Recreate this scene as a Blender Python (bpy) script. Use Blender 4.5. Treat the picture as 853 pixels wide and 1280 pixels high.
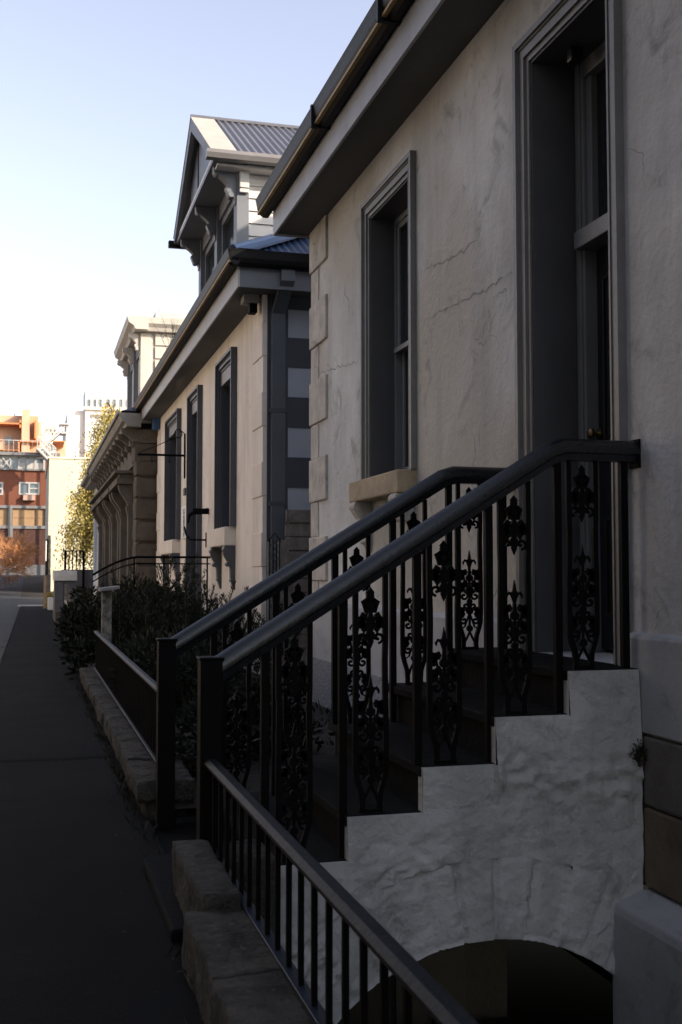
import bpy, bmesh, math, random
from math import sin, cos, tan, pi, radians, atan2, sqrt, hypot
from mathutils import Vector, Matrix
random.seed(7)
for o in list(bpy.data.objects): bpy.data.objects.remove(o)
S = bpy.context.scene
col = S.collection

# ------------------------------------------------------------------ camera
H = 1.32
F = 1400.0
A = math.atan(0.2757); T = math.atan(77/1400)
cam_d = bpy.data.cameras.new('camera'); cam = bpy.data.objects.new('camera', cam_d); col.objects.link(cam)
cam.location = (0, 0, H); cam.rotation_euler = (pi/2 + T, 0, -A)
cam_d.sensor_fit = 'VERTICAL'; cam_d.sensor_height = 36; cam_d.sensor_width = 24
cam_d.lens = 36*F/1280; cam_d.clip_end = 3000; cam_d.clip_start = .05
cam_d.dof.use_dof = True; cam_d.dof.focus_distance = 7.5; cam_d.dof.aperture_fstop = 8.0
S.camera = cam
# ------------------------------------------------------------------ world / sun
SUN_EL = radians(25); SUN_AZ = radians(133)      # azimuth clockwise from +Y
w = bpy.data.worlds.new('World'); S.world = w; w.use_nodes = True
nt = w.node_tree; bg = nt.nodes['Background']
sky = nt.nodes.new('ShaderNodeTexSky'); sky.sky_type = 'NISHITA'; sky.sun_disc = False
sky.sun_elevation = SUN_EL; sky.sun_rotation = SUN_AZ; sky.air_density = 1.0; sky.dust_density = 1.6; sky.ozone_density = 1.2
hs = nt.nodes.new('ShaderNodeHueSaturation'); hs.inputs['Saturation'].default_value = .58; hs.inputs['Hue'].default_value = .518; nt.links.new(sky.outputs[0], hs.inputs['Color'])
nt.links.new(hs.outputs[0], bg.inputs[0]); bg.inputs[1].default_value = 0.125
sd = bpy.data.lights.new('sun', 'SUN'); so = bpy.data.objects.new('sun', sd); col.objects.link(so)
sd.energy = 2.8; sd.angle = radians(.5); sd.color = (1, .85, .68)
dvec = Vector((sin(SUN_AZ)*cos(SUN_EL), cos(SUN_AZ)*cos(SUN_EL), sin(SUN_EL)))
so.rotation_euler = dvec.to_track_quat('Z', 'Y').to_euler(); so.location = (30, -30, 30)
S.view_settings.view_transform = 'Standard'; S.view_settings.look = 'None'
S.view_settings.exposure = 1.38; S.view_settings.gamma = 1
S.render.engine = 'CYCLES'

# ------------------------------------------------------------------ pixel -> world helpers (used to read sizes off planes of the place)
def ray(px, py):
    X = (px-426.5)/F; Y = (640-py)/F
    fw = cos(T)-sin(T)*Y; up = sin(T)+cos(T)*Y
    return Vector((X*cos(A)+fw*sin(A), -X*sin(A)+fw*cos(A), up))
def onx(px, py, X): r = ray(px, py); k = X/r.x; return k*r.y, H+k*r.z       # -> y, z
def ony(px, py, Y): r = ray(px, py); k = Y/r.y; return k*r.x, H+k*r.z       # -> x, z
def yx(px, X, py=717): return onx(px, py, X)[0]

# ------------------------------------------------------------------ materials
MATS = {}
def mat(name, c1, c2=None, scale=3., rough=.8, bump=.0, bscale=60., metallic=0., streak=None, crack=None, spec=.4,
        lump=None, patch=None, grime=None, c3=None):
    if name in MATS: return MATS[name]
    m = bpy.data.materials.new(name); m.use_nodes = True; MATS[name] = m
    n = m.node_tree.nodes; L = m.node_tree.links; b = n['Principled BSDF']
    b.inputs['Roughness'].default_value = rough; b.inputs['Metallic'].default_value = metallic
    b.inputs['Specular IOR Level'].default_value = spec
    if c2 is None: c2 = tuple(v*.8 for v in c1)
    tc = n.new('ShaderNodeTexCoord'); co = tc.outputs['Object']
    def noise(sc, det=7, r=.62, vec=None, dist=0):
        t = n.new('ShaderNodeTexNoise'); t.inputs['Scale'].default_value = sc; t.inputs['Detail'].default_value = det
        t.inputs['Roughness'].default_value = r; t.inputs['Distortion'].default_value = dist
        L.new(vec or co, t.inputs['Vector']); return t.outputs['Fac']
    def ramp(fac, a, bb, v0=0., v1=1.):
        t = n.new('ShaderNodeMapRange'); t.inputs[1].default_value = a; t.inputs[2].default_value = bb
        t.inputs[3].default_value = v0; t.inputs[4].default_value = v1; L.new(fac, t.inputs[0]); return t.outputs[0]
    def mix(f, x, y, mode='MIX'):
        t = n.new('ShaderNodeMix'); t.data_type = 'RGBA'; t.blend_type = mode
        if isinstance(f, float): t.inputs[0].default_value = f
        else: L.new(f, t.inputs[0])
        for s, v in ((6, x), (7, y)):
            if isinstance(v, tuple): t.inputs[s].default_value = (*v, 1)
            else: L.new(v, t.inputs[s])
        return t.outputs[2]
    def maths(op, x, y=None):
        t = n.new('ShaderNodeMath'); t.operation = op
        for i, v in enumerate((x, y)):
            if v is None: continue
            if isinstance(v, (int, float)): t.inputs[i].default_value = v
            else: L.new(v, t.inputs[i])
        return t.outputs[0]
    c = mix(ramp(noise(scale), .32, .68), c1, c2)
    if c3: c = mix(ramp(noise(scale*.45, 4, .5, None, .6), .48, .62), c, c3)
    height = None
    if streak:
        mp = n.new('ShaderNodeMapping'); mp.inputs['Scale'].default_value = (1, 1, .13); L.new(co, mp.inputs['Vector'])
        c = mix(ramp(noise(streak[1], 6, .6, mp.outputs[0], .3), .46, .74, 0, streak[2]), c, streak[0])
    if grime:
        c = mix(ramp(noise(grime[1], 9, .72, None, .8), .55, .7, 0, grime[2]), c, grime[0])
    if patch:   # fine speckle
        c = mix(ramp(noise(patch[1], 3, .5), .58, .66), c, patch[0])
    if crack:
        ds = n.new('ShaderNodeVectorMath'); ds.operation = 'ADD'
        nz = n.new('ShaderNodeTexNoise'); nz.inputs['Scale'].default_value = 2.2; nz.inputs['Detail'].default_value = 8; L.new(co, nz.inputs['Vector'])
        sc = n.new('ShaderNodeVectorMath'); sc.operation = 'SCALE'; sc.inputs['Scale'].default_value = .7
        L.new(nz.outputs['Color'], sc.inputs[0]); L.new(co, ds.inputs[0]); L.new(sc.outputs[0], ds.inputs[1])
        v = n.new('ShaderNodeTexVoronoi'); v.feature = 'DISTANCE_TO_EDGE'; v.inputs['Scale'].default_value = crack[0]; L.new(ds.outputs[0], v.inputs['Vector'])
        line = ramp(v.outputs['Distance'], 0, crack[1], 1, 0)
        msk = ramp(noise(.9, 3), .47, .60)
        cr = maths('MULTIPLY', line, msk)
        c = mix(maths('MULTIPLY', cr, crack[2]), c, tuple(x*.22 for x in c1))
        height = maths('MULTIPLY', cr, -1.2)
    L.new(c, b.inputs['Base Color'])
    if bump:
        hgt = noise(bscale, 8, .6)
        if height is not None: hgt = maths('ADD', hgt, height)
        if lump:
            l2 = maths('MULTIPLY', noise(lump[0], 4, .55, None, .4), lump[1]); hgt = maths('ADD', hgt, l2)
        bp = n.new('ShaderNodeBump'); bp.inputs['Strength'].default_value = 1.0; bp.inputs['Distance'].default_value = bump
        L.new(hgt, bp.inputs['Height']); L.new(bp.outputs[0], b.inputs['Normal'])
        L.new(ramp(hgt, 0, 1, max(.05, rough-.12), min(1, rough+.12)), b.inputs['Roughness'])
    return m

stucco1 = mat('weathered_stucco', (.70, .695, .69), (.44, .44, .445), .9, .9, .009, 22, streak=((.27, .27, .275), 2.6, .4), c3=(.50, .47, .42),
              crack=(.7, .004, .25), lump=(3, 2.5), grime=((.24, .235, .23), 2.4, .8))
quoinm = mat('quoin_stone', (.60, .56, .50), (.38, .36, .34), 5, .9, .006, 40, lump=(8, 1), grime=((.12, .11, .10), 6, .7))
plinthm = mat('plinth_paint', (.42, .425, .44), (.34, .345, .36), 2, .75, .004, 20, lump=(3, 2), grime=((.15, .14, .13), 4, .5))
roughc = mat('roughcast', (.42, .44, .48), (.12, .12, .14), 38, .9, .03, 55, spec=.6)
trim1 = mat('grey_paint', (.21, .205, .20), (.165, .16, .155), 2.5, .5, .002, 30, grime=((.08, .075, .07), 3, .4))
trimd = mat('grey_jamb_paint', (.10, .10, .107), (.08, .08, .086), 3, .5, .002, 20)
sashm = mat('sash_paint', (.24, .25, .26), (.2, .21, .22), 4, .45, .001, 40)
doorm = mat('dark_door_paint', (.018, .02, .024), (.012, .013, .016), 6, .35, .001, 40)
glass = mat('dark_glass', (.020, .024, .027), (.010, .012, .014), 2, .08, .004, 3, spec=.8)
brass = mat('aged_brass', (.42, .33, .18), (.3, .22, .1), 20, .3, .001, 60, metallic=1.)
silln = mat('sandstone_sill', (.46, .37, .25), (.34, .27, .19), 6, .9, .006, 45, grime=((.15, .13, .1), 9, .6))
fencem = mat('fence_rail_paint', (.010, .011, .013), (.016, .017, .02), 9, .5, .002, 60, spec=.09, grime=((.022, .021, .02), 5, .4))
iron = mat('black_iron', (.0022, .0022, .0026), (.004, .004, .0045), 18, .6, .0015, 90, spec=.07)
railm = mat('handrail_paint', (.004, .005, .0065), (.007, .008, .010), 9, .30, .0012, 60, spec=.55, grime=((.04, .036, .034), 5, .12))  # paler mottle: worn paint and a patchy sheen put into the colour
steps = mat('worn_step_stone', (.004, .004, .004), (.0025, .0025, .0025), 6, .8, .006, 40, spec=.1, grime=((.009, .008, .008), 5, .5))
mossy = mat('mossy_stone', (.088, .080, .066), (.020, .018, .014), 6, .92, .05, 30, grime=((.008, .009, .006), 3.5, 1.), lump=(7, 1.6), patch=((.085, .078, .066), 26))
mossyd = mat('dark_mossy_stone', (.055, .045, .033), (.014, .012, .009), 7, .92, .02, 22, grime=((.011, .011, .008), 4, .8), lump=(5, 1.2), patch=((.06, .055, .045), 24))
block1 = mat('bare_sandstone', (.17, .155, .14), (.12, .11, .10), 5, .9, .008, 30, grime=((.06, .05, .045), 5, .5))
block2 = mat('brown_sandstone', (.19, .145, .105), (.12, .095, .07), 5, .9, .008, 30, grime=((.06, .05, .045), 5, .5))
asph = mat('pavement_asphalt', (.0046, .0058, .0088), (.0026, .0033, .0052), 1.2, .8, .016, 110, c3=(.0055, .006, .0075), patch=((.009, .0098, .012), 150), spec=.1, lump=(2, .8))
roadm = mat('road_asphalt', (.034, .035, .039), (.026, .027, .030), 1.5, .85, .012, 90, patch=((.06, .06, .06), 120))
kerbm = mat('kerb_stone', (.022, .023, .026), (.014, .015, .017), 4, .85, .006, 40)
soil = mat('soil', (.03, .024, .018), (.018, .015, .012), 9, 1., .03, 25)
whitew = mat('scuffed_white', (.70, .69, .66), (.6, .59, .56), 3, .7, .004, 30)

fascia1 = mat('fascia_paint', (.38, .38, .40), (.33, .33, .35), 2, .5, .001, 30, streak=((.16, .16, .16), 3, .4))
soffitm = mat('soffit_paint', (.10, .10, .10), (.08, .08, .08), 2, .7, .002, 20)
gutterm = mat('black_gutter', (.006, .006, .007), (.009, .009, .010), 5, .5, .001, 40, spec=.15)
goldm = mat('ochre_bead', (.40, .27, .09), (.28, .18, .07), 6, .6, .001, 40)
roofslate = mat('roof_sheet_dark', (.06, .065, .08), (.045, .05, .06), 3, .5, .001, 30)

stucco2 = mat('warm_stucco', (.85, .79, .72), (.76, .70, .63), 1.1, .88, .003, 22, streak=((.40, .33, .26), 3, .4), crack=(.5, .006, .35), lump=(2.5, 1), grime=((.34, .27, .19), 1.6, .35))
quoin2 = mat('cream_quoin', (.78, .71, .63), (.69, .62, .55), 3, .88, .003, 30)
dark2 = mat('slate_cladding', (.052, .060, .075), (.043, .050, .063), 2, .55, .001, 30)
panel2 = mat('pale_panel', (.36, .40, .46), (.32, .355, .41), 2, .4, .001, 30)
trim2 = mat('slate_trim', (.075, .08, .095), (.06, .065, .08), 3, .45, .001, 30)
trim2l = mat('slate_trim_light', (.23, .22, .22), (.19, .18, .18), 3, .5, .001, 30)
bluesheet = mat('blue_sheet', (.022, .045, .10), (.018, .037, .08), 2, .38, .001, 30, grime=((.03, .05, .1), 2, .4))
palesheet = mat('pale_sheet', (.13, .13, .15), (.11, .11, .13), 2, .4, .001, 30)
cream = mat('cream_board', (.66, .63, .60), (.58, .55, .52), 2, .6, .002, 25)
dgrey = mat('dormer_grey', (.17, .18, .20), (.14, .15, .17), 3, .55, .001, 30)
timberm = mat('weathered_timber', (.24, .21, .19), (.12, .105, .095), 9, .85, .006, 40, streak=((.03, .028, .026), 8, .6))
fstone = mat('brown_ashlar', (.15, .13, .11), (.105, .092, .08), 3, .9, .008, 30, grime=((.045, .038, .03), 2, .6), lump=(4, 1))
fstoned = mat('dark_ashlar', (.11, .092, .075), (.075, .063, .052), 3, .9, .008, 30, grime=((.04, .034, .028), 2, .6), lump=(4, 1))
cornm = mat('cornice_paint', (.27, .255, .23), (.20, .19, .175), 3, .7, .002, 25)
paintpeel = mat('peeling_post', (.34, .31, .26), (.055, .048, .04), 14, .85, .006, 40)

def part_mat(): pass
# ------------------------------------------------------------------ mesh builder
ORG = {}
def org(o): return ORG.get(o.name, Vector((0, 0, 0)))
class MB:
    def __init__(s): s.v = []; s.f = []
    def add(s, vs, fs):
        k = len(s.v); s.v += [tuple(p) for p in vs]; s.f += [tuple(k+i for i in f) for f in fs]; return s
    def box(s, x0, x1, y0, y1, z0, z1):
        x0, x1 = min(x0, x1), max(x0, x1); y0, y1 = min(y0, y1), max(y0, y1); z0, z1 = min(z0, z1), max(z0, z1)
        return s.add([(x0,y0,z0),(x1,y0,z0),(x1,y1,z0),(x0,y1,z0),(x0,y0,z1),(x1,y0,z1),(x1,y1,z1),(x0,y1,z1)],
              [(0,3,2,1),(4,5,6,7),(0,1,5,4),(1,2,6,5),(2,3,7,6),(3,0,4,7)])
    def prism(s, pts, axis, a, b):      # pts 2D; axis 'y': pts=(x,z), 'x': (y,z), 'z': (x,y)
        n = len(pts)
        def P(p, t): return {'y': (p[0], t, p[1]), 'x': (t, p[0], p[1]), 'z': (p[0], p[1], t)}[axis]
        vs = [P(p, a) for p in pts]+[P(p, b) for p in pts]
        fs = [tuple(range(n)), tuple(range(2*n-1, n-1, -1))]+[(i, i+n, (i+1) % n+n, (i+1) % n) for i in range(n)]
        return s.add(vs, fs)
    def tube(s, pts, r, n=8, caps=True):
        pts = [Vector(p) for p in pts]; m = len(pts)
        rs = r if isinstance(r, (list, tuple)) else [r]*m
        rings = []; up = Vector((0.13, .21, 1)).normalized()
        for i, p in enumerate(pts):
            d = (pts[min(i+1, m-1)]-pts[max(i-1, 0)]).normalized()
            a = d.cross(up)
            if a.length < .05: a = d.cross(Vector((1, 0, 0)))
            a.normalize(); b = d.cross(a)
            rings.append([p+a*cos(2*pi*k/n)*rs[i]+b*sin(2*pi*k/n)*rs[i] for k in range(n)])
        vs = [q for rg in rings for q in rg]
        fs = [(i*n+k, i*n+(k+1) % n, (i+1)*n+(k+1) % n, (i+1)*n+k) for i in range(m-1) for k in range(n)]
        if caps: fs += [tuple(range(n-1, -1, -1)), tuple((m-1)*n+k for k in range(n))]
        return s.add(vs, fs)
    def sweep_xz(s, path, prof, y):     # path of (x,z); prof of (n,yy) : n normal offset in xz plane
        m = len(path); n = len(prof); rings = []
        for i in range(m):
            def d(a, b): v = Vector((path[b][0]-path[a][0], path[b][1]-path[a][1])); return v.normalized()
            d0 = d(i-1, i) if i else d(i, i+1); d1 = d(i, i+1) if i < m-1 else d0
            t = (d0+d1).normalized(); nn = Vector((-t.y, t.x)); k = 1/max(.3, nn.dot(Vector((-d0.y, d0.x))))
            rings.append([(path[i][0]+nn.x*q[0]*k, y+q[1], path[i][1]+nn.y*q[0]*k) for q in prof])
        vs = [q for r in rings for q in r]
        fs = [(i*n+k, i*n+(k+1) % n, (i+1)*n+(k+1) % n, (i+1)*n+k) for i in range(m-1) for k in range(n)]
        fs += [tuple(range(n-1, -1, -1)), tuple((m-1)*n+k for k in range(n))]
        return s.add(vs, fs)
    def build(s, name, m, parent=None, smooth=False, bevel=0., fixn=True, label=None):
        o0 = org(parent) if parent else Vector((0, 0, 0))
        if not parent:
            xs = [v[0] for v in s.v]; ys = [v[1] for v in s.v]; zs = [v[2] for v in s.v]
            o0 = Vector(((min(xs)+max(xs))/2, (min(ys)+max(ys))/2, min(zs)))
        me = bpy.data.meshes.new(name); me.from_pydata([(x-o0.x, y-o0.y, z-o0.z) for x, y, z in s.v], [], s.f); me.update()
        if fixn:
            bm = bmesh.new(); bm.from_mesh(me); bmesh.ops.recalc_face_normals(bm, faces=bm.faces); bm.to_mesh(me); bm.free()
        me.materials.append(m)
        if smooth: me.shade_smooth()
        o = bpy.data.objects.new(name, me); col.objects.link(o)
        if parent: o.parent = parent
        else: o.location = o0
        ORG[o.name] = o0
        if bevel:
            b = o.modifiers.new('bevel', 'BEVEL'); b.width = bevel; b.segments = 2; b.limit_method = 'ANGLE'
        if label: o['label'] = label
        return o
def tag(o, label, cat, group=None, kind=None):
    if label: o['label'] = label
    if cat: o['category'] = cat
    if group: o['group'] = group
    if kind: o['kind'] = kind
    return o
def thing(name, label, cat, loc, group=None):
    o = bpy.data.objects.new(name, None); o.empty_display_size = .2; col.objects.link(o); o.location = loc
    ORG[o.name] = Vector(loc); return tag(o, label, cat, group)
def struct(o): o['kind'] = 'structure'; return o

def wall_x(X, Tk, y0, y1, z0, z1, ops):     # wall facing -x with rectangular openings (ya,yb,za,zb)
    mb = MB(); ys = sorted({y0, y1, *[v for o in ops for v in o[:2]]}); zs = sorted({z0, z1, *[v for o in ops for v in o[2:]]})
    zs = [z for z in zs if z0 <= z <= z1]
    for i in range(len(ys)-1):
        for j in range(len(zs)-1):
            a, b, c, d = ys[i], ys[i+1], zs[j], zs[j+1]
            if any(o[0]-1e-6 <= a and b <= o[1]+1e-6 and o[2]-1e-6 <= c and d <= o[3]+1e-6 for o in ops): continue
            mb.add([(X,a,c),(X,b,c),(X,b,d),(X,a,d)], [(0,1,2,3)]); mb.add([(X+Tk,a,c),(X+Tk,b,c),(X+Tk,b,d),(X+Tk,a,d)], [(3,2,1,0)])
    for (a, b, c, d) in ops:
        for q in ([(X,a,c),(X+Tk,a,c),(X+Tk,a,d),(X,a,d)], [(X,b,c),(X+Tk,b,c),(X+Tk,b,d),(X,b,d)], [(X,a,d),(X+Tk,a,d),(X+Tk,b,d),(X,b,d)], [(X,a,c),(X+Tk,a,c),(X+Tk,b,c),(X,b,c)]):
            mb.add(q, [(0,1,2,3)])
    mb.add([(X,y0,z0),(X+Tk,y0,z0),(X+Tk,y0,z1),(X,y0,z1)], [(0,1,2,3)]); mb.add([(X,y1,z0),(X+Tk,y1,z0),(X+Tk,y1,z1),(X,y1,z1)], [(0,1,2,3)])
    return mb
def architrave(X, y0, y1, z0, z1, w, pr=1.):
    mb = MB()
    for a, b, p in ((0, .26, .075), (.26, .34, .05), (.34, .68, .035), (.68, .76, .045), (.76, 1., .018)):
        p *= pr
        mb.box(X-p, X+.004, y0+w*a, y0+w*b, z0, z1-w*a); mb.box(X-p, X+.004, y1-w*b, y1-w*a, z0, z1-w*a)
        mb.box(X-p, X+.004, y0+w*b, y1-w*b, z1-w*b, z1-w*a)
    return mb
def frame_ring(mb, x0, x1, y0, y1, z0, z1, w, wb=None):
    wb = wb or w
    mb.box(x0, x1, y0, y0+w, z0, z1); mb.box(x0, x1, y1-w, y1, z0, z1)
    mb.box(x0, x1, y0+w, y1-w, z1-w, z1); mb.box(x0, x1, y0+w, y1-w, z0, z0+wb)
def corbel(mb, X, y0, y1, ztop, h, d):      # S shaped console bracket hanging under a sill
    pts = [(X, ztop)]
    for i in range(15):
        t = i/14
        x = d*(1-t)**.8*(1+.22*sin(t*3*pi)) * (1 if t < 1 else .2)
        pts.append((X-max(.008, x), ztop-h*t))
    pts.append((X, ztop-h)); mb.prism(pts, 'y', y0, y1)
    for k, (t, r) in enumerate(((.1, .24), (.42, .2), (.78, .12))):
        cx = X-d*(1-t)**.8*.95; cz = ztop-h*t
        mb.tube([(cx, y0-.012, cz), (cx, y1+.012, cz)], d*r+.006, 10)
def sash_window(par, X, y0, y1, z0, z1, aw, mats, depth=.2, sill=True, corb=True, silld=.12, sillh=.16, corbh=.4, wide=.06, pr=1.):
    am, jm, sm, gm, slm, cm = mats
    a = architrave(X, y0, y1, z0, z1, aw, pr).build('window', am, par)
    y0 += aw; y1 -= aw; z1 -= aw
    mb = MB(); mb.box(X+.002, X+depth, y0, y0+.012, z0, z1); mb.box(X+.002, X+depth, y1-.012, y1, z0, z1); mb.box(X+.002, X+depth, y0+.012, y1-.012, z1-.012, z1)
    mb.build('jamb', jm, a)
    y0 += .012; y1 -= .012; z1 -= .012; xs = X+depth
    mb = MB(); frame_ring(mb, xs, xs+.1, y0, y1, z0, z1, .05, .04); mb.build('frame', sm, a)
    y0 += .05; y1 -= .05; z1 -= .05; z0f = z0+.04; zm = z0f+(z1-z0f)*.5
    mb = MB(); frame_ring(mb, xs+.012, xs+.05, y0, y1, zm-.02, z1, .045, .05); frame_ring(mb, xs+.052, xs+.09, y0, y1, z0f, zm+.02, .045, .08)
    mb.box(xs-.02, xs+.012, y0-.01, y1+.01, zm-.03, zm+.012); mb.build('sash', sm, a, bevel=.004)
    mb = MB(); mb.box(xs+.028, xs+.034, y0+.04, y1-.04, zm+.02, z1-.04); mb.box(xs+.068, xs+.074, y0+.04, y1-.04, z0f+.07, zm-.02); mb.build('pane', gm, a)
    MB().box(xs+.11, xs+.12, y0-.04, y1+.04, z0, z1+.04).build('blind', doorm, a)
    if sill:
        MB().box(X-silld, X+depth, y0-aw-wide, y1+aw+wide, z0-sillh, z0).build('sill', slm, a, bevel=.012)
    if corb:
        cw = min(.13, (y1-y0)*.14)
        for yy in (y0-aw+.0, y1+aw-cw):
            mb = MB(); corbel(mb, X, yy, yy+cw, z0-sillh, corbh, silld*.95); mb.build('corbel', cm, a, bevel=.006)
    return a
def copy_tree(o, parent=None, off=None):
    c = o.copy(); col.objects.link(c); c.parent = parent; ORG[c.name] = org(o)+(off or Vector((0, 0, 0)))
    if off is not None: c.location = c.location+off
    for ch in list(o.children): copy_tree(ch, c)
    return c

# ================================================================== SETTING
def gz(y):      # ground height along the street
    if y < 46: return 0.
    if y < 60: return .25*((y-46)/14)
    return .25+1.05*min(1., (y-60)/30)+max(0, y-90)*.01
ysamp = [-60, -20, 0, 10, 20, 30, 40, 46, 50, 54, 58, 60, 65, 70, 75, 80, 85, 90, 100, 140, 250, 700]
def strip(x0, x1, y0, y1, dz, name, m):
    ys = sorted({y0, y1, *[y for y in ysamp if y0 < y < y1]})
    mb = MB(); mb.add([(x, y, gz(y)+dz) for y in ys for x in (x0, x1)], [(2*i, 2*i+1, 2*i+3, 2*i+2) for i in range(len(ys)-1)])
    return struct(mb.build(name, m, fixn=False))
# ground with the sunken area beside the near house left open
AX0, AX1, AY0, AY1 = .66, 2.75, -6., 4.62
mb = MB()
for (x0, x1, y0, y1) in ((-400, AX0, -60, 46), (AX1, 400, -60, 46), (AX0, AX1, -60, AY0), (AX0, AX1, AY1, 46)):
    mb.add([(x0,y0,-.09),(x1,y0,-.09),(x1,y1,-.09),(x0,y1,-.09)], [(0,1,2,3)])
ys = [y for y in ysamp if y >= 46]
mb.add([(x, y, gz(y)-.09) for y in ys for x in (-400, 400)], [(2*i, 2*i+1, 2*i+3, 2*i+2) for i in range(len(ys)-1)])
struct(mb.build('ground', soil, fixn=False))
PX0, PX1 = -.42, .57
strip(-7.6, PX0-.1, -60, 700, -.075, 'road', roadm)
strip(PX0-.1, 30, 47.5, 58, -.071, 'side_road', roadm)
# pavement sheet as a slab with a worn edge
rp = random.Random(3)
mb = MB(); ys = [i*.5-20 for i in range(int((47.2+20)/.5)+1)]
rows = []
for y in ys:
    rows.append([(PX0+rp.uniform(-.006, .006), y, -.002), (.0, y, .004+rp.uniform(-.003, .003)), (PX1+.06, y, -.001)])
vs = [p for r in rows for p in r]; n3 = 3
mb.add(vs, [(i*3+k, i*3+k+1, (i+1)*3+k+1, (i+1)*3+k) for i in range(len(ys)-1) for k in (0, 1)])
mb.box(PX0-.004, PX1+.2, 47.2, 47.24, -.08, .002)
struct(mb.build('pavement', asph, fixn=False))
mb = MB()
y = -20
while y < 47:
    mb.box(PX0-.1, PX0-.005, y, y+.99, -.1, .004+rp.uniform(-.004, .004)); y += 1.
struct(mb.build('kerb', kerbm, bevel=.008))
mb = MB()      # transverse joints and a patch in the pavement
patchm = mat('patched_asphalt', (.003, .003, .0033), (.002, .002, .0022), 3, .9, .01, 90, spec=.05)
for yy in (8.3, 12.4, 16.8, 22.7, 27, 31, 36, 40):
    w = rp.uniform(.02, .05); j = rp.uniform(-.05, .05)
    mb.add([(PX0+.01, yy, .0075), (.08, yy+j, .0095), (PX1, yy+j*.6, .0075), (PX1, yy+j*.6+w, .0075), (.08, yy+j+w*.7, .0095), (PX0+.01, yy+w, .0075)], [(0,1,4,5), (1,2,3,4)])
struct(mb.build('pavement_joints', patchm, fixn=False))
# kerb return and pale crossing stones at the far corner
mb = MB(); mb.box(PX0-.1, .55, 47.24, 47.5, -.09, .05); mb.box(.55, 2.4, 46.9, 47.4, -.09, .06)
struct(mb.build('corner_kerb', mat('pale_kerb', (.5, .5, .49), (.4, .4, .39), 3, .8, .003, 30), bevel=.01))

# sunken area floor and retaining sides
mb = MB(); mb.add([(AX0, AY0, -1.25), (AX1, AY0, -1.25), (AX1, 6.2, -1.25), (AX0, 6.2, -1.25)], [(0,1,2,3)])
struct(mb.build('area_floor', soil, fixn=False))
# garden bed beyond the stairs
mb = MB(); mb.add([(.75, 6.1, .06), (2.75, 6.1, .06), (2.75, 25.5, .1), (.75, 25.5, .1)], [(0,1,2,3)])
struct(mb.build('garden_bed', soil, fixn=False))

# ================================================================== HOUSE 1
X1 = 2.72
h1 = thing('stucco_house', 'grey weathered stucco house nearest the camera, with sash window and door above the steps', 'house', (X1, 4, 0))
YC1 = yx(390, X1)
LAND = onx(804, 836, X1)[1]
dy1, dy0 = yx(645, X1-.05), yx(783, X1-.02)
dz1 = onx(645, 65, X1)[1]
wy1, wy0 = yx(450, X1-.05), yx(520.5, X1-.01)
wz1 = (onx(450, 267, X1)[1]+dz1)/2+.04; wz0 = onx(450, 606, X1)[1]
SOF = 4.80
AW = .145
Y0H = -9.
wall_x(X1, .45, Y0H, YC1, -.1, SOF, [(dy0+AW, dy1-AW, LAND, dz1-AW), (wy0+AW, wy1-AW, wz0, wz1-AW)]).build('wall', stucco1, h1)
MB().box(X1+.02, 11, YC1-.45, YC1-.002, -.1, SOF).build('side_wall', stucco1, h1)
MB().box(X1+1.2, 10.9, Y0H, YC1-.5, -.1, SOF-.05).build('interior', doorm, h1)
# plinth with rounded top
PZ = onx(820, 794, X1)[1]
PX = X1-.035
mb = MB()
for a, b in ((Y0H, dy0+AW*.0-.02), (dy1+.02, YC1+.02)):
    mb.prism([(X1+.01, .16 if a > 5 else .60), (PX, .16 if a > 5 else .60), (PX, PZ-.02), (PX+.012, PZ), (X1+.01, PZ+.012)], 'y', a, b)
mb.build('plinth', plinthm, h1, bevel=.004)
ZB = onx(820, 934, X1)[1]
rc = MB(); rc.box(X1-.05, X1+.01, dy1+.05, YC1+.03, -.2, .50); rc.build('roughcast_base', roughc, h1)
# stone courses exposed to the right of the stairs
zc1 = onx(845, 1020, X1)[1]; zc0 = onx(845, 1122, X1)[1]
rb = random.Random(5)
for k, (z0, z1, m) in enumerate(((zc1+.012, .585, block1), (zc0, zc1-.0, block2))):
    y = 4.6
    while y > -4:
        wdt = rb.uniform(.5, .8) if y < 4.5 else .62
        MB().box(X1-.03-rb.uniform(0, .008), X1+.02, y-wdt, y-.012, z0, z1).build('stone_block', m, h1, bevel=.012); y -= wdt
mb = MB(); mb.prism([(X1+.01, zc0-.01), (X1-.02, zc0-.012), (X1-.19, zc0-.06), (X1-.20, zc0-.1), (X1-.20, -1.3), (X1+.01, -1.3)], 'y', Y0H, 4.6)
mb.build('basement_wall', plinthm, h1, bevel=.012)
rc_ = random.Random(12)
def crack_line(pts, w, name='crack'):
    P_ = []
    for (a, b) in zip(pts[:-1], pts[1:]):
        n = max(2, int(hypot(b[0]-a[0], b[1]-a[1])/.05))
        for i in range(n): P_.append((a[0]+(b[0]-a[0])*i/n+rc_.gauss(0, .008), a[1]+(b[1]-a[1])*i/n+rc_.gauss(0, .010)))
    P_.append(pts[-1]); k_ = len(P_); mb = MB()
    for i in range(k_-1):
        wa = w*(.25+rc_.random())*min(1, 4*min(i, k_-1-i)/k_+.2); (y0_, z0_), (y1_, z1_) = P_[i], P_[i+1]
        mb.add([(X1-.0025, y0_, z0_-wa/2), (X1-.0025, y1_, z1_-wa/2), (X1-.0025, y1_, z1_+wa/2), (X1-.0025, y0_, z0_+wa/2)], [(0,1,2,3)])
    mb.build(name, mat('crack_dirt', (.24, .235, .23), (.36, .355, .35), 22, .95), h1, fixn=False)
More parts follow.
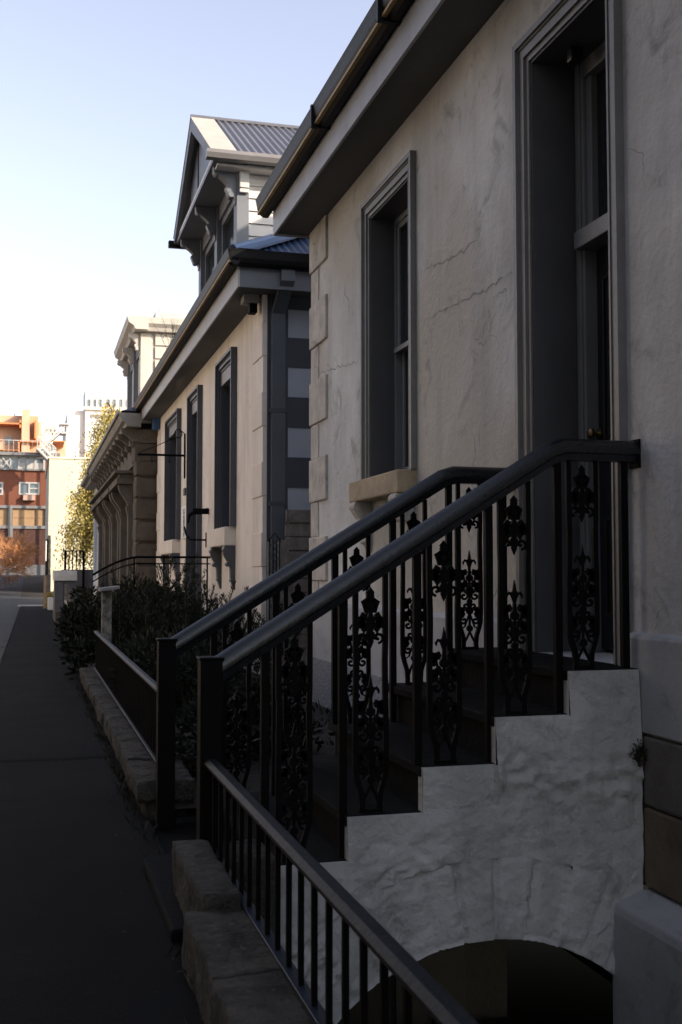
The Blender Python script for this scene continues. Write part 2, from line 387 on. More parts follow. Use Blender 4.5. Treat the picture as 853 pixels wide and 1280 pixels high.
for pts in ([(527, 403), (560, 386), (600, 366), (641, 340)], [(398, 466), (420, 460), (448, 452)], [(528, 340), (565, 322), (598, 300)], [(560, 386), (556, 392)]):
    crack_line([onx(a, b, X1) for a, b in pts], .013)
# quoins
zs = [onx(392, p, X1)[1] for p in (290, 345, 388, 440, 482, 535, 577, 630, 672, 727)]
per = (zs[0]-zs[8])/4; qh = per*.55
k = 0; zt = zs[0]+per
while zt > .7:
    top = min(zt, SOF-.001)
    if top-(zt-qh) > .02: MB().box(X1-.028, X1+.3, yx(410, X1), YC1+.02, zt-qh, top).build('quoin', quoinm, h1, bevel=.01)
    MB().box(X1-.012, X1+.3, yx(399, X1), YC1+.010, zt-per+.004, zt-qh-.004).build('quoin', quoinm, h1, bevel=.01)
    zt -= per
# eaves
def eave(par, X, ov, y0, y1, sof, fz, gh, ms, goldt=.022, ybox=None, side=None, yb=None):
    fm, sm, gm, go = ms
    MB().box(X-ov, X+.5, y0, y1, sof, sof+.02).build('soffit', sm, par)
    mb = MB(); mb.box(X-ov-.025, X-ov, y0, y1+.025, sof-.02, fz)
    mb.box(X-ov, side or X+.6, y1, y1+.025, sof-.02, fz); mb.build('fascia', fm, par, bevel=.003)
    g0 = X-ov-.025; gw = .135
    # half-round/ogee gutter swept along y : profile in x,z
    pr = [(g0, fz-.02), (g0-.02, fz-.05), (g0-.075, fz-.05), (g0-.11, fz-.02), (g0-gw, fz+.03), (g0-gw-.012, fz+gh-.03), (g0-gw-.02, fz+gh), (g0-gw+.006, fz+gh), (g0-gw+.004, fz+gh-.03), (g0-.1, fz), (g0-.01, fz-.01), (g0, fz+gh)]
    mb = MB(); mb.prism(pr, 'y', y0, y1+.18); g = mb.build('gutter', gm, par)
    MB().box(g0-gw+.0, g0-gw+.03, y0, y1+.17, fz-.03, fz-.03+goldt).build('bead', go, g)
    return g
eave(h1, X1, .36, Y0H, YC1+.1, SOF, SOF+.26, .13, (fascia1, soffitm, gutterm, goldm))
def hip(mb, x0, x1, y0, y1, z, pitch, ridgeh=None):
    W = (x1-x0)/2; t = tan(pitch)
    a, b, c, d = (x0, y0, z), (x1, y0, z), (x1, y1, z), (x0, y1, z)
    e, f = (x0+W, y0+W, z+W*t), (x0+W, y1-W, z+W*t)
    mb.add([a, b, c, d, e, f], [(0, 1, 4), (1, 2, 5, 4), (2, 3, 5), (3, 0, 4, 5)])
mb = MB(); gx0, gx1, gzz = X1-.42, 11.4, SOF+.33; gm_ = (gx0+gx1)/2; gr_ = gzz+(gm_-gx0)*tan(radians(31))
mb.prism([(gx0, gzz), (gx1, gzz), (gx1, gzz+.06), (gm_, gr_+.06), (gx0, gzz+.06)], 'y', Y0H-.3, YC1+.16); mb.box(X1-.42, 11.4, Y0H-.3, YC1+.14, SOF+.29, SOF+.327)
mb.build('roof', roofslate, h1)
MB().box(7.6, 8.7, YC1-1.0, YC1-.3, SOF+1, gr_+1.3).build('chimney', stucco1, h1)
for k in range(9):
    yy = -6+k*1.85
    MB().box(X1-.36-.025-.165, X1-.36-.024, yy, yy+.035, SOF+.205, SOF+.395).build('gutter_joint', gutterm, h1)
# window
wmats1 = (trim1, trimd, sashm, glass, silln, quoinm)
sash_window(h1, X1, wy0, wy1, wz0, wz1, AW, wmats1, depth=.21, sill=True, corb=True, silld=.15, sillh=.17, corbh=.42, wide=.05, pr=.62)
# door
d = architrave(X1, dy0, dy1, LAND, dz1, AW, .62).build('door', trim1, h1)
ya, yb, zt = dy0+AW, dy1-AW, dz1-AW; RD = .27
mb = MB(); mb.box(X1+.002, X1+RD, ya, ya+.015, LAND, zt); mb.box(X1+.002, X1+RD, yb-.015, yb, LAND, zt); mb.box(X1+.002, X1+RD, ya+.015, yb-.015, zt-.015, zt); mb.build('jamb', trimd, d)
ya += .015; yb -= .015; zt -= .015; xs = X1+RD
ztr = LAND+2.32
mb = MB(); mb.box(xs, xs+.12, ya, ya+.12, LAND, zt); mb.box(xs, xs+.12, yb-.10, yb, LAND, zt); mb.box(xs-.012, xs, yb-.075, yb-.03, LAND, zt)
mb.box(xs, xs+.12, ya+.12, yb-.10, zt-.1, zt); mb.box(xs-.05, xs+.12, ya+.12, yb-.07, ztr-.05, ztr+.05); mb.box(xs+.02, xs+.12, yb-.16, yb-.101, ztr+.051, zt-.1); mb.build('frame', sashm, d, bevel=.006)
MB().box(xs+.06, xs+.066, ya+.12, yb-.161, ztr+.05, zt-.1).build('fanlight', glass, d)
mb = MB(); mb.box(xs+.075, xs+.12, ya+.12, yb-.10, LAND+.02, ztr-.05)
for (z0, z1) in ((LAND+.2, LAND+.75), (LAND+1.05, LAND+2.1)):
    for (y0, y1) in ((ya+.17, (ya+yb)/2-.07), ((ya+yb)/2+.0, yb-.17)):
        frame_ring(mb, xs+.062, xs+.0755, y0, y1, z0, z1, .025)
mb.build('leaf', doorm, d, bevel=.004)
mb = MB(); kz = LAND+1.22; ky = yb-.135
mb.tube([(xs+.076, ky, kz), (xs+.055, ky, kz)], .032, 14); mb.tube([(xs+.056, ky, kz), (xs+.02, ky, kz)], .012, 10); mb.tube([(xs+.03, ky, kz), (xs+.022, ky, kz), (xs+.0, ky, kz), (xs-.012, ky, kz)], [.014, .028, .030, .014], 14)
mb.build('knob', brass, d, smooth=False)
MB().box(X1+.12, X1+.2, yb-.26, yb-.2, zt-.08, zt-.001).build('porch_lamp', doorm, d, bevel=.01)
MB().box(X1-.01, xs+.3, dy0+.0, dy1, LAND-.2, LAND-.003).build('threshold', steps, d)

# ================================================================== STAIRS
YN = 4.60; YF = 5.93
prx = [ony(p, 1000, YN)[0] for p in (340, 435, 528.5, 620.5, 713)]
prz = [ony(340, 1084, YN)[1], ony(435, 1022, YN)[1], ony(528, 960, YN)[1], ony(620, 897, YN)[1], LAND]
st = thing('front_steps', 'whitewashed masonry stair with dark treads and shallow arch, rising to the near house door', 'stairs', (1.8, 5.2, 0))
whitest = mat('whitewashed_rubble', (.53, .525, .51), (.37, .365, .355), 2.5, .85, .010, 30, streak=((.22, .22, .21), 3.2, .5), lump=(7, 2.2), grime=((.20, .19, .175), 3.6, .75))
from mathutils import noise as mn
def arch_fit(p, q, r):
    ax, ay, bx, by, cx, cy = *p, *q, *r
    d = 2*(ax*(by-cy)+bx*(cy-ay)+cx*(ay-by))
    ux = ((ax*ax+ay*ay)*(by-cy)+(bx*bx+by*by)*(cy-ay)+(cx*cx+cy*cy)*(ay-by))/d
    uz = ((ax*ax+ay*ay)*(cx-bx)+(bx*bx+by*by)*(ax-cx)+(cx*cx+cy*cy)*(bx-ax))/d
    return ux, uz, hypot(ax-ux, ay-uz)
acx, acz, aR = arch_fit(ony(478, 1226, YN), ony(620, 1173, YN), ony(780, 1230, YN))
XE = X1-.04
def topz(x):
    z = prz[0]
    for a, b in zip(prx, prz):
        if x >= a-1e-6: z = b
    return z
def botz(x):
    d = aR*aR-(x-acx)**2
    lim = 1.0
    if d > 0 and abs(x-acx) < min(aR, lim): return max(-1.3, acz+sqrt(d))
    return -1.3
def relief(x, z):
    p = Vector((x*1.0, 3.1, z*1.0))
    v = .022*mn.noise(p*2.1)+.010*mn.noise(p*6)+.009*mn.noise(p*15)+.005*mn.noise(p*33)
    m = max(0, mn.noise(Vector((x*1.6, 9.2, z*2.6)))+.15)
    v += 1.1*m*m*(.16*abs(mn.noise(p*8))+.10*mn.noise(p*19)+.05*mn.noise(p*38))
    # masonry under the paint: voussoirs round the arch and coursed rubble above
    r = hypot(x-acx, z-acz); a = math.atan2(z-acz, x-acx)*(aR+.15)
    if aR < r < aR+.34:
        ph = (a/.155+.15*mn.noise(Vector((a*3, 1, 1)))) % 1; g = min(ph, 1-ph)
        v -= .028*max(0, 1-g/.13)*max(.45, .8+1.2*mn.noise(p*3)); v += .014*mn.cell(Vector((math.floor(a/.155), 7.5, 2.5)))
        g2 = min(abs(r-aR-.02), abs(r-aR-.34)); v -= .009*max(0, 1-g2/.03)*max(0, .5+1.5*mn.noise(p*2.7))
    elif r >= aR+.34:
        zz = z+.05*mn.noise(Vector((x*1.2, 0, z))); row = math.floor(zz/.16); g = min((zz/.16) % 1, 1-(zz/.16) % 1)
        xx = x+row*.17+.1*mn.noise(Vector((row*3.1, x, 4))); g2 = min((xx/.3) % 1, 1-(xx/.3) % 1)
        k = .5+.8*mn.noise(Vector((x*1.3, 5, z*1.3)))
        v -= .013*max(.15, k)*(max(0, 1-g/.10)+max(0, 1-g2/.05))
    # smoother near the top of the steps
    t = min(1, max(0, (topz(x)-z)/.26)); v *= (.10+.90*t)*.78
    return max(-.034, v+.012*t)
def string_wall(y0, th, rel, sgn):
    mb = MB()
    xsb = sorted(set(prx+[XE]))
    for a, b in zip(xsb[:-1], xsb[1:]):
        n = max(2, int((b-a)/.0125)) if rel else 8
        M_ = 100 if rel else 6
        for i in range(n):
            xa, xb = a+(b-a)*i/n, a+(b-a)*(i+1)/n
            if i == 0 or True:
                za, zb = botz(xa), botz(xb); zt = topz(a)
                A_ = [(xa, y0-sgn*(relief(xa, za+(zt-za)*j/M_) if rel else 0), za+(zt-za)*j/M_) for j in range(M_+1)]
                B_ = [(xb, y0-sgn*(relief(xb, zb+(zt-zb)*j/M_) if rel else 0), zb+(zt-zb)*j/M_) for j in range(M_+1)]
                mb.add(A_+B_, [(j, M_+1+j, M_+2+j, j+1) for j in range(M_)])
                mb.add([(xa, y0, zt), (xb, y0, zt), (xb, y0+th, zt), (xa, y0+th, zt)], [(0,1,2,3)])
                mb.add([(xa, A_[0][1], za), (xb, B_[0][1], zb), (xb, y0+th, zb), (xa, y0+th, za)], [(0,1,2,3)])
    for k, x in enumerate(prx):
        zl = prz[k-1] if k else -1.3
        mb.add([(x, y0, zl), (x, y0+th, zl), (x, y0+th, prz[k]), (x, y0, prz[k])], [(0,1,2,3)])
    return mb
o = string_wall(YN, .056, True, 1).build('string_wall', whitest, st, fixn=False)
bm = bmesh.new(); bm.from_mesh(o.data); bmesh.ops.remove_doubles(bm, verts=bm.verts, dist=.0008); bm.to_mesh(o.data); bm.free()
o.data.shade_smooth()
sa = o.modifiers.new('edges', 'EDGE_SPLIT'); sa.split_angle = radians(50)
YFR = 6.05; YF = 6.16
MB().box(prx[0], XE, YF-.05, YF, -.3, .0).build('far_string', whitest, st)
mb = MB()      # vault under the stair
N = 24
for i in range(N):
    xa, xb = acx-1+2*i/N, acx-1+2*(i+1)/N
    xb = min(xb, XE)
    if xb <= xa: continue
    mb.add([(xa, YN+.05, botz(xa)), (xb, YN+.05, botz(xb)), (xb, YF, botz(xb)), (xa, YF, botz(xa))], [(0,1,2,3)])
mb.build('vault', mat('vault_shaded_whitewash', (.04, .04, .04), (.02, .02, .02), 3, .9, .01, 20), st, fixn=False)  # whitewash coloured near black: shade under the arch is in the colour
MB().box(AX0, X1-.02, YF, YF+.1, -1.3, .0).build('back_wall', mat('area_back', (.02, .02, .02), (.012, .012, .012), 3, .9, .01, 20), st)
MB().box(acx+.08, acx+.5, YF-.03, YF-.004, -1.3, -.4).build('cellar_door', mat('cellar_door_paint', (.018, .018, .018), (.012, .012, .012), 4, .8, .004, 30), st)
pitch = (prx[4]-prx[0])/4
for k in range(5):
    x1 = prx[k+1] if k < 4 else X1-.002
    zl = prz[k]-.2
    mb = MB(); mb.box(prx[k]+.03, X1-.05 if k < 4 else X1-.003, YN+.05, YF-.002, zl-.02 if k == 0 else prz[k-1]-.02, prz[k]-.045)
    mb.box(prx[k]-.005, x1+.04 if k < 4 else x1, YN+.012, YF+.02, prz[k]-.044, prz[k]+.003)
    mb.build('tread', steps, st, bevel=.008)
MB().box(.60, prx[0]+.02, YN+.05, YF+.02, -.09, -.03).build('entry_slab', steps, st)
slabm = mat('entry_slab_stone', (.005, .0055, .007), (.0035, .004, .005), 4, .85, .006, 40, spec=.08)
MB().box(.50, .72, 4.1, 5.2, -.09, .045).build('kerb_step', slabm, st, bevel=.012)

# ---------------------------------------------------------------- cast iron railing
def poly_leaf(mb, cx, cz, ang, ln, wd, y, th=.010):
    ln *= 1.12; wd *= 1.4
    prof = [(0, .0), (.12, .35), (.30, .5), (.48, .42), (.62, .5), (.78, .28), (1, 0)]
    pts = [(t*ln, s*wd) for t, s in prof]+[(t*ln, -s*wd) for t, s in reversed(prof[1:-1])]
    c, s_ = cos(ang), sin(ang)
    mb.prism([(cx+a*c-b*s_, cz+a*s_+b*c) for a, b in pts], 'y', y-th/2, y+th/2)
def scroll(mb, cx, cz, r0, a0, turns, y, rad=.0045, mir=1):
    pts = []; rad *= 1.45
    n = int(14*abs(turns))+4
    for i in range(n+1):
        t = i/n; r = r0*(1-.72*t); a = a0+turns*2*pi*t
        pts.append((cx+mir*r*cos(a), y, cz+r*sin(a)))
    mb.tube(pts, rad, 6); mb.tube([(pts[-1][0], y-.007, pts[-1][2]), (pts[-1][0], y+.007, pts[-1][2])], r0*.3, 8)
def blob(mb, cx, cz, r, y, th=.014):
    r *= 1.2
    mb.prism([(cx+r*cos(i*pi/5), cz+r*sin(i*pi/5)) for i in range(10)], 'y', y-th/2, y+th/2)
def panel_mesh(hp, slope=0.):
    """ornamental casting, local x = -w..w, z = 0..hp, y = 0; the top of each stile follows the rail above"""
    ob = MB(); W_ = .068
    stile = []
    for s in (-1, 1):
        mb = MB(); rv = .86*hp
        zs_ = [0, .03, .08, .13, .17, .22, .30, .40, .5, .58, .64, .68, .72, .8, .9, 1.0]
        wv = [.042, .038, .042, .058, .067, .0685, .069, .0685, .067, .0655, .065, .0655, .067, .068, .068, .068]
        pts = [(s*wv[i], zs_[i]*hp+(slope*s*W_ if zs_[i] > .95 else 0)) for i in range(len(zs_))]
        th = [.015]*5+[.0145]*11
        out = [(p[0]-t*.8, p[1]) for p, t in zip(pts, th)]+[(p[0]+t*.8, p[1]) for p, t in reversed(list(zip(pts, th)))]
        mb.prism(out, 'y', -.010, .010); stile.append(mb)
    # crest: star flower, side lobes, diamond and drop
    c = .90*hp
    for i in range(5): poly_leaf(ob, 0, c, pi/2+i*2*pi/5, .040, .030, 0, .012)
    blob(ob, 0, c, .014, 0, .018)
    poly_leaf(ob, 0, c+.02, pi/2, .05, .026, 0, .011)
    c2 = .825*hp
    for s in (-1, 1):
        for a in (20, 75, -35, -80): poly_leaf(ob, s*.026, c2, radians(a) if s > 0 else pi-radians(a), .040, .024, 0, .013)
        scroll(ob, s*.036, .755*hp, .024, -pi/2, .9, 0, .0045, s)
        scroll(ob, s*.018, .775*hp, .016, pi/2, .8, 0, .004, -s)
        ob.tube([(s*.062, 0, .80*hp), (s*.04, 0, .83*hp), (s*.02, 0, .81*hp)], .0055, 6)
    ob.prism([(0, c-.01), (.020, c2), (.009, .775*hp), (0, .735*hp), (-.009, .775*hp), (-.020, c2)], 'y', -.008, .008)
    poly_leaf(ob, 0, .79*hp, -pi/2, .075, .020, 0, .011)
    for s in (-1, 1): poly_leaf(ob, 0, .77*hp, -pi/2+s*.75, .03, .014, 0, .010)
    # lower candelabrum: spear, fleur, leaves, scrolls
    t0 = .585*hp; crest = ob; ob = MB()
    ob.prism([(0, t0+.01), (.008, t0-.035), (.005, t0-.075), (.010, t0-.14), (-.010, t0-.14), (-.005, t0-.075), (-.008, t0-.035)], 'y', -.007, .007)
    blob(ob, 0, t0-.055, .015, 0, .018)
    for s in (-1, 1):
        ob.tube([(0, 0, t0-.09), (s*.012, 0, t0-.055), (s*.028, 0, t0-.048), (s*.038, 0, t0-.062), (s*.036, 0, t0-.074)], [.008, .009, .008, .006, .003], 6)
        for a in (60, 110, 10, -40): poly_leaf(ob, s*.036, t0-.135, radians(a) if s > 0 else pi-radians(a), .036, .024, 0, .012)
        ob.tube([(s*.036, 0, t0-.13), (s*.03, 0, t0-.18), (s*.008, 0, t0-.215)], [.006, .007, .006], 6)
        for a in (35, 100, -30): poly_leaf(ob, s*.030, t0-.205, radians(a) if s > 0 else pi-radians(a), .040, .026, 0, .013)
        scroll(ob, s*.034, t0-.255, .026, pi/2, 1.0, 0, .005, s)
        scroll(ob, s*.024, t0-.315, .020, -pi/2, -1.0, 0, .005, s)
        for a in (0, 60, -60): poly_leaf(ob, s*.034, t0-.345, radians(a) if s > 0 else pi-radians(a), .030, .020, 0, .011)
        scroll(ob, s*.036, t0-.395, .024, pi/2, -1.1, 0, .005, s)
        ob.tube([(s*.004, 0, t0-.36), (s*.03, 0, t0-.43), (s*.055, 0, t0-.445), (s*.066, 0, t0-.40)], .006, 6)
        ob.tube([(s*.0, 0, t0-.46), (s*.02, 0, t0-.50), (s*.038, 0, .03*hp)], .007, 6)
    for z, r in ((t0-.15, .018), (t0-.22, .020), (t0-.285, .014), (t0-.34, .018), (t0-.44, .016)): blob(ob, 0, z, r, 0, .016)
    ob.tube([(0, 0, t0-.13), (0, 0, t0-.46)], .0075, 6)
    ob.prism([(-.040, .0), (.040, .0), (.040, .014), (-.040, .014)], 'y', -.009, .009)
    return stile, ob, crest
RZT = (ony(700, 548, 4.67)[1])              # top of level handrail
bendx = ony(700, 548, 4.67)[0]; nzx = .722
nzt = ony(276, 826, 4.67)[1]
RH = .088
prof = [(-.022, -.030), (.006, -.036), (.012, -.045), (.030, -.047), (.052, -.042), (.070, -.026), (.079, 0), (.070, .026), (.052, .042), (.030, .047), (.012, .045), (.006, .036), (-.022, .030)]
def railing(y, label, nx, nbase, flangex):
    r = thing('stair_railing', label, 'railing', (nx, y, nbase), 'stair railings either side of the front steps')
    zt = RZT-.079; zb = nzt-.079
    path = [(nx+.01, zb), (bendx-.05, zt-.022), (bendx+.02, zt), (flangex, zt)]
    hr = MB().sweep_xz(path, prof, y).build('handrail', railm, r)
    hr.data.shade_smooth(); e = hr.modifiers.new('edges', 'EDGE_SPLIT'); e.split_angle = radians(38)
    MB().box(flangex-.012, flangex+.004, y-.045, y+.045, zt-.05, zt+.085).build('wall_flange', iron, hr, bevel=.004)
    mb = MB(); mb.box(nx-.046, nx+.046, y-.048, y+.048, nbase, nzt+.005); mb.box(nx-.052, nx+.052, y-.054, y+.054, nzt+.005, nzt+.018); mb.build('newel', iron, r, bevel=.004)
    def under(x): return (zb+(zt-zb)*min(1, max(0, (x-nx)/(bendx-nx))))-.02
    pc = [ony(728, 700, 4.67)[0]-pitch*k for k in range(5)]
    bc = [ony(780, 700, 4.67)[0]-pitch*k for k in range(6)]
    sl = (zt-zb)/(bendx-nx)
    def tread(x):
        z = .0
        for a, b in zip(prx, prz):
            if x > a-.0: z = b
        return z+.003 if x > prx[0] else .10*0+prz[0]-.16
    for b in bc:
        if b < nx+.12: continue
        MB().box(b-.0175, b+.0175, y-.0175, y+.0175, tread(b), under(b)+.004).build('baluster', iron, r, bevel=.003)
    for p in pc:
        tz = tread(p-.07); hp = under(p)-tz
        stl, ob, crest = panel_mesh(hp, sl if p < bendx-.05 else 0)
        root = None
        off = lambda m_: setattr(m_, 'v', [(a+p, b_+y, c+tz) for a, b_, c in m_.v])
        off(ob)
        root = ob.build('cast_panel', iron, r)
        off(crest); crest.build('crest', iron, root)
        for s_ in stl: off(s_); s_.build('stile', iron, root)
    return r
railing(4.67, 'front black handrail with cast iron panels, along the whitewashed side of the steps', nzx, .16, X1+.0)
railing(YFR, 'rear black handrail with cast iron panels, on the far side of the steps', .70, -.06, X1-.02)

# ---------------------------------------------------------------- low walls and fences
def rough_box(x0, x1, y0, y1, z0, z1, amp=.02, seg=.06, sc=3., edge=.02):
    mb = MB(); vid = {}
    nx, ny, nz = [max(1, int(round((b-a)/seg))) for a, b in ((x0, x1), (y0, y1), (z0, z1))]
    def vert(i, j, k):
        key = (i, j, k)
        if key in vid: return vid[key]
        p = Vector((x0+(x1-x0)*i/nx, y0+(y1-y0)*j/ny, z0+(z1-z0)*k/nz))
        ex = (i in (0, nx))+(j in (0, ny))+(k in (0, nz))
        c = Vector(((x0+x1)/2, (y0+y1)/2, (z0+z1)/2))
        q = p.copy()
        if ex >= 2:
            if i in (0, nx): q.x += edge*(1 if i == 0 else -1)
            if k == nz: q.z -= edge*.8
            if j in (0, ny): q.y += edge*(1 if j == 0 else -1)
        n = mn.noise_vector(p*sc)*amp+mn.noise_vector(p*sc*4)*amp*.5+mn.noise_vector(p*sc*9)*amp*.25
        q += n
        vid[key] = len(mb.v); mb.v.append(tuple(q)); return vid[key]
    for (I, J, K, ax) in ((nx, ny, 0, 'z'), (nx, ny, nz, 'z'), (nx, nz, 0, 'y'), (nx, nz, ny, 'y'), (ny, nz, 0, 'x'), (ny, nz, nx, 'x')):
        for a in range(I):
            for b in range(J if ax == 'z' else (nz)):
                if ax == 'z': q = [vert(a, b, K), vert(a+1, b, K), vert(a+1, b+1, K), vert(a, b+1, K)]
                elif ax == 'y': q = [vert(a, K, b), vert(a+1, K, b), vert(a+1, K, b+1), vert(a, K, b+1)]
                else: q = [vert(K, a, b), vert(K, a+1, b), vert(K, a+1, b+1), vert(K, a, b+1)]
                mb.f.append(tuple(q))
    return mb
nw = thing('low_stone_wall', 'low mossy stone wall with worn coping below the near iron fence, beside the bottom step', 'wall', (.65, 2, 0))
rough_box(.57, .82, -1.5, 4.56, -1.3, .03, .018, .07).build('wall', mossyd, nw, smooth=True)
rq = random.Random(9)
y = 4.60; first = True
for ln in (.78, .62, .8, .66, .75, .7, .8, .7):
    x0 = .515+rq.uniform(-.012, .012)+(.05 if first else 0)
    rough_box(x0, .70 if first else .74, y-ln+.002, y, .0 if not first else -.06, .185+rq.uniform(-.006, .006)+(.06 if first else 0), .011, .022, 6, .002).build('coping_stone', mossy, nw, smooth=True)
    y -= ln; first = False
rough_box(.76, .93, 4.25, 4.56, -1.3, .245, .015, .04, 4, .015).build('end_stone', mossy, nw, smooth=True)
fw = thing('low_stone_wall', 'low mossy stone wall under the iron fence beyond the steps, edging the pavement', 'wall', (.7, 10, 0))
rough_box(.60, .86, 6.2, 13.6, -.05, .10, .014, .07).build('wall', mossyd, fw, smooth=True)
y = 6.2
for ln in (.7, .8, .72, .85, .7, .8, .9, .75, .7, .6):
    rough_box(.575+rq.uniform(-.02, .015), .88, y, y+ln-.002, .08, .20+rq.uniform(-.006, .006), .014, .026, 5, .004).build('coping_stone', mossy, fw, smooth=True); y += ln
w3 = thing('low_stone_wall', 'low dark wall continuing past the weathered post under the overhanging shrub', 'wall', (.7, 20, 0))
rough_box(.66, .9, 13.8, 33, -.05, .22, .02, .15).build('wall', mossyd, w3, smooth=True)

def fence(x, y0, y1, zt, zb, sp, label, cap=(.028, .014), post=None, br=.007, group=None):
    f = thing('iron_fence', label, 'fence', (x, (y0+y1)/2, zb))
    mb = MB(); mb.prism([(x-cap[0], zt-.012), (x-cap[0], zt), (x-cap[0]*.5, zt+cap[1]), (x+cap[0]*.5, zt+cap[1]), (x+cap[0], zt), (x+cap[0], zt-.012)], 'y', y0, y1)
    mb.build('top_rail', fencem, f, bevel=.002)
    MB().box(x-.02, x+.02, y0, y1, zb, zb+.012).build('bottom_rail', mat('blue_black_iron', (.014, .022, .045), (.012, .013, .02), 9, .4, .001, 60), f, bevel=.002)
    n = int((y1-y0)/sp)
    base = None
    for i in range(n):
        yy = y1-sp*(i+.6)
        if i and n <= 99:
            c = base.copy(); col.objects.link(c); c.location = base.location+Vector((0, -sp*i, 0)); continue
        if base is None:
            base = MB().box(x-br, x+br, yy-br, yy+br, zb+.01, zt-.008).build('baluster', iron, f)
            base.location = (0, 0, 0)
    return f
fence(.722, -1.2, 4.62, .548, .19, .150, 'low black iron fence with flat top rail on the near stone wall in the foreground', br=.0075, cap=(.030, .014))
fence(.72, 6.1, 13.2, .655, .235, .09, 'low black iron fence with close bars on the stone wall beyond the steps', br=.006, cap=(.026, .012))
# curved iron brace rail beneath near fence
# weathered timber post with cap
tp = thing('gate_post', 'weathered post with peeling pale paint and a slanted cap board among the shrubs', 'post', (.8, 13.3, 0))
(px0, _), (px1, _) = ony(127, 800, 13.4), ony(137, 800, 13.4)
pzt = ony(130, 738, 13.4)[1]
MB().box(px0, px1+.02, 13.35, 13.47, 0, pzt).build('shaft', paintpeel, tp, bevel=.004)
mb = MB(); mb.add([(px0-.03, 13.2, pzt-.01), (px1+.10, 13.2, pzt+.02), (px1+.10, 13.62, pzt+.02), (px0-.03, 13.62, pzt-.01), (px0-.03, 13.2, pzt+.025), (px1+.10, 13.2, pzt+.055), (px1+.10, 13.62, pzt+.055), (px0-.03, 13.62, pzt+.025)],
    [(0,3,2,1),(4,5,6,7),(0,1,5,4),(1,2,6,5),(2,3,7,6),(3,0,4,7)]); mb.build('cap', mat('grey_board', (.30, .29, .27), (.2, .19, .18), 6, .8, .003, 40), tp, bevel=.004)

# ================================================================== HOUSE 2
X2 = X1
YN2 = yx(328, X2); YF2 = yx(196, X2)
h2 = thing('cream_house', 'cream stucco house with slate grey side wall, blue roof and gabled attic dormer', 'house', (X2, YN2, 0))
w2 = []
hz = (onx(271, 462, X2)[1]+onx(208.6, 531, X2)[1])/2
wA = (yx(294.5, X2-.01), yx(270.5, X2-.05)); wB = (yx(225, X2-.01), yx(207, X2-.05)); dB = (yx(251.5, X2-.01), yx(235, X2-.05))
sz2 = (onx(270, 662, X2)[1]+onx(207, 680, X2)[1])/2
aw2 = .15
S2 = SOF-.02
ops = [(a+aw2, b-aw2, z0, hz-aw2) for (a, b), z0 in ((wA, sz2+.28), (wB, sz2+.28), (dB, .15))]
ops[0] = (wA[0]+aw2, wA[1]-aw2, sz2, hz-aw2); ops[1] = (wB[0]+aw2, wB[1]-aw2, sz2, hz-aw2)
wall_x(X2, .4, YN2, YF2, -.05, S2, ops).build('wall', stucco2, h2)
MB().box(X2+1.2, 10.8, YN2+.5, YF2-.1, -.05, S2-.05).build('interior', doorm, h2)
mats2 = (trim2, trim2, trim2, glass, quoin2, trim2)
for ab in (wA, wB):
    sash_window(h2, X2, ab[0], ab[1], sz2, hz, aw2, mats2, depth=.22, silld=.16, sillh=.26, corbh=.62, wide=.0, pr=1.2)
d2 = architrave(X2, dB[0], dB[1], .15, hz, aw2, 1.2).build('door', trim2, h2)
mb = MB(); ya, yb = dB[0]+aw2, dB[1]-aw2
mb.box(X2+.002, X2+.3, yb-.012, yb, .15, hz-aw2); mb.box(X2+.002, X2+.3, ya, ya+.012, .15, hz-aw2); mb.box(X2+.002, X2+.3, ya+.012, yb-.012, hz-aw2-.012, hz-aw2); mb.build('jamb', trim2, d2)
mb = MB(); mb.box(X2+.3, X2+.36, ya, yb, .15, hz-aw2)
for (a, b) in ((ya+.12, (ya+yb)/2-.04), ((ya+yb)/2+.04, yb-.12)):
    for (c, d_) in ((.35, 1.1), (1.3, 2.4)): frame_ring(mb, X2+.285, X2+.301, a, b, c, d_, .03)
mb.build('leaf', doorm, d2)
MB().box(X2+.28, X2+.29, ya+.08, yb-.08, 2.7, hz-aw2-.12).build('fanlight', glass, d2)
# lighter head strip inside each opening
for ab in (wA, wB, dB):
    MB().box(X2-.012, X2+.2, ab[0]+aw2+.002, ab[1]-aw2-.002, hz-aw2-.20, hz-aw2-.013).build('head_panel', trim2l, h2)
# quoins near and far
for (yc, sgn, n0) in ((YN2, 1, 0), (YF2, -1, 1)):
    zt = S2-.35
    while zt > .1:
        a, b = (yc-.03, yc+.62) if sgn > 0 else (yc-.62, yc+.03)
        a2, b2 = (yc-.026, yc+.36) if sgn > 0 else (yc-.36, yc+.026)
        MB().box(X2-.016, X2+.1, a+(.02 if sgn > 0 else 0), b-(.02 if sgn < 0 else 0), max(0, zt-.42), zt).build('quoin', quoin2, h2, bevel=.008)
        zt -= .868
MB().box(X2-.012, X2+.1, YN2-.01, YN2+.3, S2-.345, S2-.002).build('quoin', quoin2, h2, bevel=.008)
